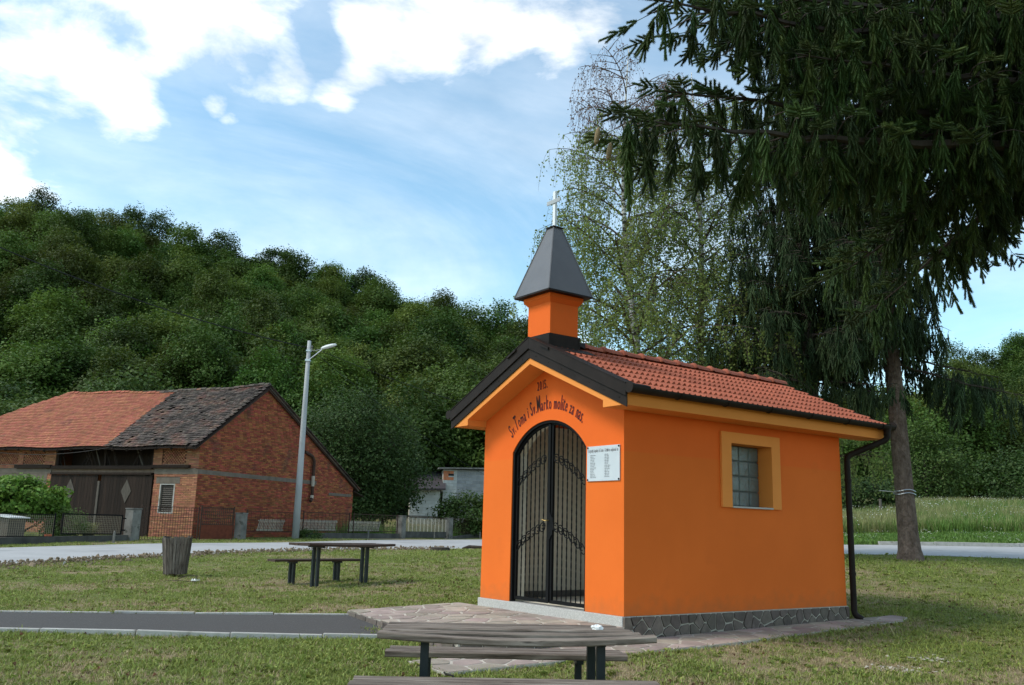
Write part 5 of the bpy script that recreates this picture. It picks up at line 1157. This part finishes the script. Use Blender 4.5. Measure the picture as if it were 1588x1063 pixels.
# row of maize and shrubs where the meadow meets the forest
for k, (x, y, r_, lab) in enumerate(((24.5, 62, 1.6, 'dark green shrub row behind the meadow post'), (21.0, 66, 2.2, 'green shrub at the meadow edge just right of the chapel'), (43.0, 74, 3.0, 'dark green bush at the forest edge on the right'))):
    leafy_tree('shrub', lab, 'shrub', (x, y, gzs(x, y)-.1), 1.0, ((0, 0, r_*.7), (r_*1.5, r_, r_*.9)), L_DARK, 320+k, 80, 80, .12, .06, 5, None, .7, -.9)
o = MB().tube([(0, 0, -.3), (0, 0, 1.3)], .09, 8).build('fence_post', BARNG, None, loc=(23.6, 58, gzs(23.6, 58))); tag(o, 'weathered wooden post at the meadow edge', 'post')

# ------------------------------------------------------------------ birches
def birch(label, pts, seed, limbs, reach, zleaf):
    rg = np.random.default_rng(seed); rr = random.Random(seed); base = np.array(pts[0]); t = thing('birch_tree', label, 'tree', tuple(base), 0, 'birches behind the chapel')
    P_ = np.array(pts)-base; h_ = P_[-1, 2]; tt = np.linspace(0, 1, 16); tr = np.stack([np.interp(tt*h_, P_[:, 2], P_[:, k]) for k in range(3)], -1)
    for _ in range(2): tr[1:-1] = .25*tr[:-2]+.5*tr[1:-1]+.25*tr[2:]
    MB().tube([tuple(q) for q in tr], [.17*(1-.93*a) for a in tt], 9).build('trunk', BARKB, t, smooth=True)
    lb = MB(); tw = MB(); LC = []; DC = []
    for k in range(limbs):
        f = .24+.7*(k+.5)/limbs; p = np.array([np.interp(f*h_, tr[:, 2], tr[:, j]) for j in range(3)]); a = k*2.399+rr.uniform(-.3, .3)
        l = reach*(1.15-.75*f)*rr.uniform(.75, 1.15); up = rr.uniform(.55, 1.0); d = np.array([math.cos(a), math.sin(a), up]); d /= np.linalg.norm(d)
        pp = [p]; cur = d.copy(); nst = 7
        for i in range(nst):
            cur = cur+np.array([rr.uniform(-.12, .12), rr.uniform(-.12, .12), -.075*i*.4]); cur /= np.linalg.norm(cur); pp.append(pp[-1]+cur*l/nst)
        lb.tube([tuple(q) for q in pp], [.05*(1.2-f)*(1-.85*i/nst)+.006 for i in range(nst+1)], 5, cap=False)
        subs = [pp]
        for i in range(2, nst):         # secondary branches
            for s in (1, -1):
                if rr.random() < .75:
                    dd = np.array([cur[0]*.6-s*math.sin(a)*.8, cur[1]*.6+s*math.cos(a)*.8, .35]); dd /= np.linalg.norm(dd); q = [pp[i]]; c2 = dd
                    for _ in range(4): c2 = c2+np.array([rr.uniform(-.2, .2), rr.uniform(-.2, .2), -.14]); c2 /= np.linalg.norm(c2); q.append(q[-1]+c2*l*.10*rr.uniform(.8, 1.3))
                    tw.tube([tuple(x) for x in q], [.014, .011, .009, .007, .005], 4, cap=False); subs.append(q)
        for sub in subs:                # hanging twigs with leaves
            for q in sub[2:]:
                for _ in range(2 if sub is pp else 2):
                    zz = q[2]+base[2]
                    if zz > zleaf[1] and rr.random() < .25: continue
                    L_ = rr.uniform(.5, 1.4); az = rr.uniform(0, 6.28); n = 6; c = q.copy(); v = np.array([math.cos(az)*.5, math.sin(az)*.5, .1]); tp = [c]
                    for _ in range(n): v = v*.68+np.array([rr.uniform(-.06, .06), rr.uniform(-.06, .06), -.42]); v /= np.linalg.norm(v); tp.append(tp[-1]+v*L_/n)
                    tw.tube([tuple(x) for x in tp], [.0035]*n+[.002], 3, cap=False)
                    m = int(L_*(25 if zz < zleaf[0] else 15 if zz < zleaf[1] else 11)); u = rg.random(m)*(n-.01); i0 = u.astype(int); tpa = np.array(tp)
                    c_ = tpa[i0]+(tpa[np.minimum(i0+1, n)]-tpa[i0])*(u-i0)[:, None]+rg.normal(size=(m, 3))*.055
                    (DC if zz > zleaf[1] else LC).append(c_)
    lb.build('limbs', BARKB if False else TWIGB, t); o = tw.build('twigs', TWIGB, t); o['kind'] = 'stuff'
    C = np.concatenate(LC); V, F = leaf_quads(C, rg.normal(size=C.shape)+np.array([0, -.2, .2]), .036*(.7+.6*rg.random(len(C))), .75, rg)
    o = link('crown', npmesh('crown', V, F, L_BIRCH), None, t)
    if DC:
        C = np.concatenate(DC); V, F = leaf_quads(C, rg.normal(size=C.shape), .03*(.7+.6*rg.random(len(C))), .6, rg); link('withered_crown', npmesh('withered_crown', V, F, L_BIRCHD), None, t)
    return t
birch('slender birch behind the chapel, left one with bare topmost twigs', [(4.0, 25, .45), (3.75, 25, 4), (3.5, 25, 6.7), (3.17, 25, 9.4), (3.11, 25, 12), (3.3, 25, 15.6)], 41, 44, 3.6, (10.0, 13.0))
birch('slender birch behind the chapel, right one close to the spruces', [(5.75, 26, .5), (5.55, 26, 4), (5.5, 26, 6.2), (5.66, 26, 9.4), (5.5, 26, 12.5), (5.4, 26, 15.4)], 42, 44, 3.7, (10.5, 14))
birch('low leafy birch behind the chapel roof, partly hidden', [(7.0, 24.6, .5), (7.1, 24.6, 3), (7.3, 24.7, 6), (7.5, 24.8, 8.6)], 43, 26, 3.0, (20, 21))

# ------------------------------------------------------------------ spruces
def shoot(V, F, p, d, L_, rad, nl, nw, step, per, rg):
    """one plump shoot: a tapered core bristling with needles"""
    d = d/np.linalg.norm(d); a = np.cross(d, [0, 0, 1.0]) if abs(d[2]) < .95 else np.cross(d, [1.0, 0, 0]); a /= np.linalg.norm(a); b = np.cross(d, a); off = sum(len(x) for x in V)
    th = np.arange(5)*2*math.pi/5; ring = np.cos(th)[:, None]*a+np.sin(th)[:, None]*b
    V.append(np.concatenate([p+d*(L_*f)+ring*(rad*g) for f, g in ((0, .5), (.2, .95), (.8, 1.0), (1.0, .45))])); f_ = []
    for i in range(3):
        for j in range(5): q = (off+i*5+j, off+i*5+(j+1) % 5, off+(i+1)*5+(j+1) % 5, off+(i+1)*5+j); f_ += [(q[0], q[1], q[2]), (q[0], q[2], q[3])]
    F.append(np.array(f_)); off += 20
    n = max(2, int(L_/step)); sx = np.repeat((np.arange(n)+.5)*L_/n, per)+rg.uniform(-.5, .5, n*per)*step; t2 = rg.uniform(0, 6.283, n*per); k = len(sx)
    rd = np.cos(t2)[:, None]*a+np.sin(t2)[:, None]*b; c = p+d*sx[:, None]+rd*rad*.7; tp = c+(rd*.72+d*.62)*(nl*(.7+.5*rg.random(k)))[:, None]; side = np.cross(rd, d)*nw/2
    V.append(np.stack([c-side, c+side, tp], 1).reshape(-1, 3)); F.append(np.arange(k*3).reshape(k, 3)+off)
def spray(seed, L_, rad=.010, nl=.020, nw=.0042, step=.006, per=8, side_l=.15, gap=.045, hang=True, m=None):
    rg = np.random.default_rng(seed); V = []; F = []; n = max(4, int(L_/gap)); p = np.zeros(3); d = np.array([rg.normal()*.12, rg.normal()*.12, -1.0]) if hang else np.array([1.0, 0, .05]); ax = [p.copy()]; g = L_/n
    for i in range(n):
        d = d+rg.normal(size=3)*.07+(np.array([0, 0, -.12]) if hang else np.array([0, 0, rg.normal()*.04])); d /= np.linalg.norm(d)
        if i > n*.5: shoot(V, F, p, d, g, rad, nl, nw, step, per, rg)
        az0 = rg.uniform(0, 6.28)
        for s in (0, 1):
            if i > 0 and rg.random() < .85:
                az = az0+s*math.pi+rg.normal()*.4
                v = np.array([math.cos(az)*(k_ := rg.uniform(.12, .42)), math.sin(az)*k_, -.9]) if hang else np.array([.72, (1 if s else -1)*.72, rg.normal()*.12-.05])
                shoot(V, F, p+v*.012, v, side_l*rg.uniform(.6, 1.2), rad*rg.uniform(.8, 1.1), nl, nw, step, per, rg)
        p = p+d*g; ax.append(p.copy())
    shoot(V, F, p, d, side_l*.8, rad, nl, nw, step, per, rg)
    V = np.concatenate(V); F = np.concatenate(F); tb = MB().tube([tuple(x) for x in ax], [.004]*(len(ax)-1)+[.002], 3, cap=False); k = len(V); V = np.concatenate([V, np.array(tb.v)])
    F = np.concatenate([F, np.array([(f[0]+k, f[1]+k, f[2]+k) for f in tb.f]+[(f[0]+k, f[2]+k, f[3]+k) for f in tb.f])])
    me = npmesh('spray', V, F, m or NEEDLE); return proto('spray', me)
SPR = [spray(500+i, L_) for i, L_ in enumerate((.14, .2, .27, .34, .42, .55))]
TIP = [spray(520+i, L_, hang=False, side_l=.13) for i, L_ in enumerate((.18, .26, .34))]
SPF = [spray(540+i, L_, rad=.012, nl=.04, nw=.014, step=.035, side_l=.22, per=4, gap=.075, m=NEEDLE_F) for i, L_ in enumerate((.3, .42, .55, .75))]
def spruce(label, base, h_, z0, r0, rmax, branches, protos, tips, seed, dens, hang_scale=1.0, droop=.05, lean=(0, 0), cones=False):
    """branches: list of (z on trunk, azimuth, length, rise)"""
    rr = random.Random(seed); rg = np.random.default_rng(seed); t = thing('spruce_tree', label, 'tree', base, 0)
    tp = lambda z: np.array([lean[0]*(z/h_), lean[1]*(z/h_), z])
    zs = np.r_[-.3, .0, .25, .7, np.linspace(1.5, h_, 12)]; rs = [r0*1.8, r0*1.45, r0*1.18, r0*1.04]+[r0*(1-.93*(z-1)/(h_-1)) for z in zs[4:]]
    MB().tube([tuple(tp(z)) for z in zs], rs, 18).build('trunk', BARK, t, smooth=True)
    bm_ = MB(); PT = []; RT = []; SC = []; ID = []; nh = len(protos)
    for (zb, az, L_, rise) in branches:
        p = tp(zb); n = max(6, int(L_/.3)); d = np.array([math.cos(az), math.sin(az), rise]); e = p+d/np.linalg.norm(d)*L_; c1 = p*.5+e*.5+np.array([0, 0, -droop*L_]); pts = []
        for i in range(n+1):
            f = i/n; w_ = .03*L_*f*(1-f); pts.append(p*(1-f)**2+2*c1*f*(1-f)+e*f*f+np.array([rr.uniform(-w_, w_), rr.uniform(-w_, w_), rr.uniform(-w_, w_)]))
        pts = np.array(pts); bm_.tube([tuple(q) for q in pts], [max(.006, .012*L_*(1-.9*i/n)) for i in range(n+1)], 5, cap=False)
        def along(line, f):
            u = f*(len(line)-1); i = min(len(line)-2, int(u)); return line[i]+(line[i+1]-line[i])*(u-i)
        f = .22
        while f < 1.0:
            q = along(pts, f); dd = pts[-1]-pts[-2]
            for s in (1, -1):           # lateral branchlets
                l2 = (.25+.22*L_*(1-f)**.8)*rr.uniform(.6, 1.2); a2 = az+s*rr.uniform(.6, 1.15); line = [q]; v = np.array([math.cos(a2), math.sin(a2), .05])
                for _ in range(4): v = v+np.array([0, 0, -.14])+rg.normal(size=3)*.05; v /= np.linalg.norm(v); line.append(line[-1]+v*l2/4)
                line = np.array(line); bm_.tube([tuple(x) for x in line], [.008, .007, .006, .005, .003], 3, cap=False)
                k = max(1, int(l2*dens))
                for j in range(k):
                    c = along(line, (j+rr.random())/k); PT.append(c); RT.append((rr.uniform(-.22, .22), rr.uniform(-.22, .22), rr.uniform(0, 6.28))); SC.append(rr.uniform(.75, 1.2)*hang_scale); ID.append(rr.randrange(nh))
                if tips: PT.append(line[-1]); RT.append((rr.uniform(-.3, .3), rr.uniform(-.1, .35), a2)); SC.append(rr.uniform(.8, 1.2)*hang_scale); ID.append(nh+rr.randrange(len(tips)))
            k = max(1, int(.1*L_*dens*.8))
            for j in range(k):
                c = along(pts, min(.999, f+rr.random()*.08)); PT.append(c); RT.append((rr.uniform(-.2, .2), rr.uniform(-.2, .2), rr.uniform(0, 6.28))); SC.append(rr.uniform(.8, 1.25)*hang_scale); ID.append(rr.randrange(nh))
            f += .26/L_*rr.uniform(.8, 1.25)
        if tips:
            for j in range(4): PT.append(along(pts, 1-.05*j)); RT.append((rr.uniform(-.4, .4), rr.uniform(-.25, .1), az+rr.uniform(-.35, .35))); SC.append(rr.uniform(.9, 1.2)*hang_scale); ID.append(nh+rr.randrange(len(tips)))
    o = bm_.build('branches', BARKD, t); o['kind'] = 'stuff'
    scatter('crown', PT, RT, SC, ID, list(protos)+list(tips), t)['kind'] = 'stuff'
    return t, len(PT)
def whorls(z0, z1, lmax, ltop, step, per, seed, rise=.05, keep=None):
    rr = random.Random(seed); out = []; z = z0; k = 0
    while z < z1:
        f = (z-z0)/(z1-z0); n = per
        for i in range(n):
            az = 2*math.pi*(i+rr.uniform(-.3, .3))/n+k*.7; L_ = (lmax+(ltop-lmax)*f)*rr.uniform(.75, 1.1); b = (z+rr.uniform(-.15, .15), az, L_, rise+rr.uniform(-.1, .1))
            if keep is None or keep(*b): out.append(b)
        z += step; k += 1
    return out
# foreground spruce: its trunk stands right of the view, its boughs hang into it
FB = (6.2, 8.2, gzs(6.2, 8.2))
def to_tip(tx, ty, tz, zb, extra=0.0):
    dx, dy = tx-FB[0], ty-FB[1]; l = math.hypot(dx, dy); az = math.atan2(dy, dx); return (zb, az, math.hypot(l, tz-FB[2]-zb), (tz-FB[2]-zb)/l)
fgb = [to_tip(.78, 6.05, 4.22, 5.3), to_tip(1.15, 6.6, 4.72, 5.6), to_tip(1.0, 6.1, 5.2, 6.3), to_tip(1.7, 6.4, 5.5, 6.6), to_tip(1.6, 7.4, 5.9, 7.0), to_tip(2.1, 6.3, 4.9, 5.9), to_tip(1.3, 6.9, 6.1, 7.4), to_tip(2.9, 7.2, 4.6, 5.9), to_tip(2.5, 6.8, 5.7, 6.6),
       to_tip(3.25, 8.6, 3.85, 6.4), to_tip(3.9, 9.6, 3.7, 6.2), to_tip(3.8, 8.4, 4.3, 6.3), to_tip(3.3, 7.9, 5.0, 6.5), to_tip(4.2, 8.9, 5.7, 6.8), to_tip(3.5, 8.3, 6.2, 6.8), to_tip(5.2, 11.0, 6.2, 7.2), to_tip(4.3, 9.6, 4.8, 6.6), to_tip(2.6, 7.2, 6.6, 7.4), to_tip(4.0, 9.4, 6.6, 7.0), to_tip(5.2, 10.4, 6.6, 6.8)]
fgb += [to_tip(4.0, 10.6, 4.6, 6.6), to_tip(5.2, 10.6, 4.6, 6.5), to_tip(5.9, 11.0, 4.8, 6.5), to_tip(4.7, 9.2, 4.3, 6.3), to_tip(3.2, 9.6, 5.2, 6.9)]
fgb += whorls(7.6, 13, 4.0, 1.6, .7, 6, 77, keep=lambda z, az, l, r_: math.cos(az-3.57) < .25)  # unseen upper boughs; sun side left out to let light reach lower ones
_, n1_ = spruce('dark spruce whose drooping boughs hang into the picture at upper right', FB, 14.0, 3.5, .30, 5, fgb, SPR, TIP, 71, 5.6, .86)
SB_ = (10.03, 23, .76)
_, n2_ = spruce('tall spruce with a bare lower trunk on the lawn right of the chapel', SB_, 24.0, 5, .235, 4.5, [(z_, a_, l_*(.5 if math.cos(a_) > .2 else 1), r_) for z_, a_, l_, r_ in whorls(5.7, 23, 3.3, .6, .62, 6, 78, -.08)]+[(5.0, -.15, 3.2, -.28), (5.3, .1, 3.0, -.2)], SPF, [], 72, 3.6, 1.2, lean=(-.75, 0))
_, n3_ = spruce('dark spruce behind the chapel roof, left of the bare trunked spruce', (7.9, 23.6, .7), 18.0, 3, .26, 3.2, whorls(4.7, 17.3, 2.9, .4, .6, 6, 79, -.1), SPF, [], 73, 3.4, 1.1)
print('instances', nf, nf2, n1_, n2_, n3_)
for k, (x, y, z) in enumerate(((.58, 6.02, 4.12), (.67, 6.05, 4.02))):
    mb = MB(); V = []; n = 10; prof = [(0, .004), (.012, .012), (.04, .019), (.08, .019), (.115, .014), (.135, .004)]
    o = mb.lathe([(r_, -zz) for zz, r_ in prof], 10).build('spruce_cone', CONE, None, smooth=True, loc=(x, y, z), rot=(.12*k, .15, 0)); tag(o, ('brown spruce cone hanging at the bough tip, outermost one', 'brown spruce cone hanging at the bough tip, inner and lower one')[k], 'cone', 'cones on the spruce bough tip')
MB_w = MB()
for z in (1.62, 1.70): MB_w.tube([(.262*math.cos(a)-.05, .262*math.sin(a), z+.02*math.sin(3*a)) for a in np.linspace(0, 2*math.pi, 26)], .012, 5, cap=False)
MB_w.tube([(-.30, -.1, 1.66), (-.75, -.15, 1.68)], .012, 5)
tag(MB_w.build('trunk_wire', STEEL, None, loc=SB_), 'pale wire wound round the bare spruce trunk', 'wire')

# ------------------------------------------------------------------ grass
def tuft(seed, n, hmin, hmax, w_, spread, m, bend=.5):
    rg = np.random.default_rng(seed); V = []; F = []
    for i in range(n):
        a = rg.uniform(0, 6.28); r = spread*math.sqrt(rg.random()); p = np.array([r*math.cos(a), r*math.sin(a), -.01]); h_ = rg.uniform(hmin, hmax); b = rg.uniform(.1, bend)*h_; az = rg.uniform(0, 6.28)
        dv = np.array([math.cos(az), math.sin(az), 0]); sd_ = np.array([-dv[1], dv[0], 0])*w_/2; k = len(V)
        mid = p+dv*b*.35+np.array([0, 0, h_*.6]); tip = p+dv*b+np.array([0, 0, h_*(1-.25*b/h_)])
        V += [p-sd_, p+sd_, mid+sd_*.8, mid-sd_*.8, tip]; F += [(k, k+1, k+2), (k, k+2, k+3), (k+3, k+2, k+4)]
    return proto('tuft', npmesh('tuft', np.array(V), np.array(F), m))
GP = [tuft(600, 18, .015, .045, .006, .08, G_GREEN, 1.6), tuft(601, 14, .02, .065, .006, .07, G_GREEN, 1.4), tuft(602, 10, .01, .03, .014, .07, G_GREEN, 1.6), tuft(603, 14, .015, .05, .005, .075, G_DRY, 1.6), tuft(604, 11, .02, .06, .005, .07, G_DRY, 1.5)]
def rosette(seed, n, r, m):
    rg = np.random.default_rng(seed); V = []; F = []
    for i in range(n):
        a = rg.uniform(0, 6.28); l = r*rg.uniform(.6, 1.1); w_ = l*.22; dv = np.array([math.cos(a), math.sin(a), 0]); sd_ = np.array([-dv[1], dv[0], 0])*w_; k = len(V); h_ = rg.uniform(.01, .035)
        V += [dv*.005, dv*l*.5+sd_+np.array([0, 0, h_]), dv*l+np.array([0, 0, h_*.6]), dv*l*.5-sd_+np.array([0, 0, h_])]; F += [(k, k+1, k+2), (k, k+2, k+3)]
    return proto('rosette', npmesh('rosette', np.array(V), np.array(F), m))
GP += [rosette(605, 9, .06, G_GREEN), rosette(606, 14, .05, G_GREEN), rosette(607, 2, .04, L_BIRCHD)]
def lawn():
    rg = np.random.default_rng(90); N_ = 420000; d = 5.0*(46/5.0)**rg.random(N_); a = rg.uniform(-.62, .62, N_); y = d; x = d*np.tan(a)*1.0
    # thin out with distance: points are log distributed in depth, so density falls as 1/d^2
    keep = rg.random(N_) < np.clip(.26+.022*d, 0, .62); x, y, d = x[keep], y[keep], d[keep]
    ok = ~(inside(ROAD_P, x, y) | inside(SIDE_P, x, y) | inside(PATH_P, x, y) | inside(TERR_W, x, y) | inside(STRIP_W, x, y) | inside(CHAP_W, x, y))
    barnz = ((x+13.95)*.931-(y-41)*.365 < 0) & ((x+13.95)*.365+(y-41)*.931 > 0)
    ok &= ~barnz & ~((x > 8) & (y > 34)); x, y, d = x[ok], y[ok], d[ok]
    n = len(x); dr = dryness(x, y); z = gz(x, y)+(fbm(x*1.1, y*1.1, 5)-.5)*.06-.006
    r = rg.random(n); idx = np.where(r < dr*.72+.08, rg.integers(3, 5, n), rg.integers(0, 3, n))
    wd = rg.random(n); cl = fbm(x*1.6, y*1.6, 33); idx = np.where(wd < .03*(cl > .52), 5, idx); idx = np.where((wd > .95) & (cl < .45), 6, idx); idx = np.where(np.abs(wd-.5) < .006, 7, idx)
    bare = rg.random(n) < np.clip((dr-.75)*1.6, 0, .5); x, y, z, idx, d, dr = (q[~bare] for q in (x, y, z, idx, d, dr)); n = len(x)
    lush = fbm(x*.8, y*.8, 21); s = (.65+.75*lush)*(1+.018*np.clip(d-8, 0, 40))*rg.uniform(.7, 1.25, n); s *= np.where((idx >= 3) & (idx < 5), .9, 1.0); s *= .8+.5*fbm(x*3.1, y*3.1, 44)
    rot = np.stack([rg.normal(0, .15, n), rg.normal(0, .15, n), rg.uniform(0, 6.28, n)], -1)
    tag(scatter('lawn_grass', np.stack([x, y, z], -1), rot, s, idx, GP), 'short mown lawn of green and straw coloured grass', 'grass', kind='stuff'); return n
nl_ = lawn()
def edge_grass():
    rg = np.random.default_rng(91); P_ = []
    def along(line, n, lo, hi, side):
        line = np.array(line, float); d = np.r_[0, np.cumsum(np.hypot(*(line[1:]-line[:-1]).T))]; t = rg.random(n)*d[-1]*.999; i = np.searchsorted(d, t, 'right')-1; f = (t-d[i])/(d[i+1]-d[i]); u = line[i+1]-line[i]; u /= np.linalg.norm(u, axis=1, keepdims=True)
        gate = vnoise(t*1.7, t*0+3.0, 5); off = (lo+(hi-lo)*rg.random(n))*side; P_.append((line[i]+(line[i+1]-line[i])*f[:, None]+np.stack([-u[:, 1], u[:, 0]], -1)*off[:, None])[gate > .38])
    along(PNEAR, 1000, .07, .22, -1); along(PFAR, 1000, .05, .16, 1); along(PNEAR, 120, -.02, .05, -1)
    along([chw(*STRIP[i])[:2] for i in (1, 2, 3, 4, 5, 6)], 1500, -.02, .12, -1); along([chw(.03, -2.45)[:2], chw(-3.5, -1.95)[:2]], 500, -.02, .15, 1); along(RN[30:90], 1500, -.1, .25, -1)
    p = np.concatenate(P_); n = len(p); z = gz(p[:, 0], p[:, 1])-.01; rot = np.stack([rg.normal(0, .3, n), rg.normal(0, .3, n), rg.uniform(0, 6.28, n)], -1)
    tag(scatter('edge_grass', np.stack([p[:, 0], p[:, 1], z], -1), rot, rg.uniform(.7, 1.5, n), rg.choice([0, 1, 1, 2, 3, 4], n), GP), 'ragged grass tufts growing along the kerbs and paving edges', 'grass', kind='stuff')
edge_grass()
MP = [tuft(610, 22, .35, .8, .022, .28, G_MEAD, .5), tuft(611, 18, .3, .7, .022, .3, G_MEAD, .6), tuft(612, 16, .4, .95, .018, .28, G_MEADY, .4), tuft(613, 24, .10, .22, .02, .3, G_MEAD, .8)]
def flower_proto():
    rg = np.random.default_rng(3); V = []; F = []
    for i in range(7):
        p = np.array([rg.uniform(-.3, .3), rg.uniform(-.3, .3), rg.uniform(.5, .9)]); k = len(V); s = .022; V += [p+np.array([-s, 0, 0]), p+np.array([s, 0, 0]), p+np.array([0, 0, s*1.4]), p+np.array([0, -s, .01])]; F += [(0+k, 1+k, 2+k), (0+k, 3+k, 1+k)]
    return proto('flowers', npmesh('flowers', np.array(V), np.array(F), WHITEF))
MP.append(flower_proto())
def meadow():
    rg = np.random.default_rng(95); n = 36000; y = rg.uniform(33.4, 94, n); x = y*rg.uniform(.3, .66, n)
    ok = ~inside(SIDE_P, x, y); x, y = x[ok], y[ok]; n = len(x); z = gz(x, y)-.03; low = y < 42
    idx = np.where(low, 3, rg.integers(0, 2, n)); yel = fbm(x*.12, y*.12, 8); idx = np.where(~low & (rg.random(n) < np.clip((yel-.38)*3.5, .12, .8)), 2, idx); idx = np.where(rg.random(n) < np.where(low, .02, .018), 4, idx)
    s = rg.uniform(.75, 1.3, n); sc = np.stack([s*1.2, s*1.2, s*np.where((idx == 4) & low, .35, 1.0)], -1)
    rot = np.stack([rg.normal(0, .08, n), rg.normal(0, .08, n), rg.uniform(0, 6.28, n)], -1)
    tag(scatter('meadow_grass', np.stack([x, y, z], -1), rot, sc, idx, MP), 'tall flowering meadow grass across the road on the right', 'meadow', kind='stuff')
meadow()
# weeds behind the fence and ornamental grass
def weeds():
    rg = np.random.default_rng(97); n = 1500; t = rg.uniform(-2, 46, n); off = rg.uniform(.5, 4.5, n); x = FP[0]+FD[0]*t-FD[1]*off; y = FP[1]+FD[1]*t+FD[0]*off
    ok = ~(((x+13.95)*.931-(y-41)*.365 < .3) & ((x+13.95)*.365+(y-41)*.931 > -.3)) & ((t > 21) | (t < 6)); x, y, t = x[ok], y[ok], t[ok]; n = len(x)
    rot = np.stack([rg.normal(0, .1, n), rg.normal(0, .1, n), rg.uniform(0, 6.28, n)], -1); s = np.where(t < 6, .5, rg.uniform(.8, 1.6, n))
    tag(scatter('garden_weeds', np.stack([x, y, gz(x, y)-.05], -1), rot, s, rg.integers(0, 3, n), MP), 'tall yellowish weeds growing behind the road fence', 'weeds', kind='stuff')
weeds()
og = thing('ornamental_grass', 'clump of arching yellow green garden grass behind the mesh gate', 'plant', fpt(5.7, .7)); rg = np.random.default_rng(5); V = []; F = []
for i in range(120):
    az = rg.uniform(0, 6.28); dv = np.array([math.cos(az), math.sin(az), 0]); sd_ = np.array([-dv[1], dv[0], 0])*.018; h_ = rg.uniform(.5, .95); b = rg.uniform(.2, .8); k = len(V); p = dv*.08; m_ = p+dv*b*.4+np.array([0, 0, h_*.75]); e = p+dv*b+np.array([0, 0, h_*.7]); V += [p-sd_, p+sd_, m_+sd_, m_-sd_, e]; F += [(k, k+1, k+2), (k, k+2, k+3), (k+3, k+2, k+4)]
link('blades', npmesh('blades', np.array(V), np.array(F), G_MEADY), None, og)['kind'] = 'stuff'
leafy_tree('garden_bush', 'grey green rounded bush behind the left half of the mesh gate', 'bush', fpt(4.7, .8), .4, ((0, 0, .55), (.8, .6, .62)), L_LIGHT, 331, 50, 70, .035, .03, 4, None, .8, -.7)
# crumbled soil along the near road edge
def crumbs():
    rg = np.random.default_rng(98); vs = []
    pr = []
    for i in range(4):
        a = rg.normal(size=(14, 3)); a /= np.linalg.norm(a, axis=1, keepdims=True); mb = MB(); mb.lathe([(.3, -.5), (.9, -.2), (1, .2), (.55, .6), (.1, .75)], 6); v = np.array(mb.v)*(1+rg.normal(size=(len(mb.v), 1))*.16); pr.append(proto('crumb', MB().add(v, mb.f).mesh('crumb', SOIL if i < 3 else KERB)))
    n = 4200; t = rg.uniform(.30, .66, n)*(len(RN)-1); i0 = t.astype(int); p = RN[i0]+(RN[i0+1]-RN[i0])*(t-i0)[:, None]; off = np.abs(rg.normal(0, .55, n))-.05; nrm = np.array([.88, -.47]); p = p+nrm*off[:, None]
    s = np.exp(rg.normal(-4.05, .5, n)); mound = .12*np.exp(-((off-.4)/.45)**2)
    tag(scatter('soil_crumbs', np.stack([p[:, 0], p[:, 1], gz(p[:, 0], p[:, 1])+.02+mound*rg.random(n)], -1), rg.uniform(0, 6.28, (n, 3)), s, np.where(rg.random(n) < .03, 3, rg.integers(0, 3, n)), pr), 'crumbled dry soil and stones heaped along the near road edge', 'soil', kind='stuff')
crumbs()
def pale_patch():
    rg = np.random.default_rng(99); pr = [proto('chip', MB().lathe([(.5, -.2), (1, 0), (.6, .25), (.1, .35)], 6).mesh('chip', MORTAR))]; n = 170; c = np.where(rg.random(n) < .6, 0, 1)
    x = np.array([4.05, 4.75])[c]+rg.normal(0, .17, n); y = np.array([9.65, 10.5])[c]+rg.normal(0, .13, n)
    tag(scatter('pale_gravel', np.stack([x, y, gz(x, y)-.002], -1), rg.uniform(-.4, .4, (n, 3)), np.exp(rg.normal(-4.1, .4, n)), np.zeros(n), pr), 'pale crumbled gravel patch in the grass at lower right', 'gravel', kind='stuff')
pale_patch()
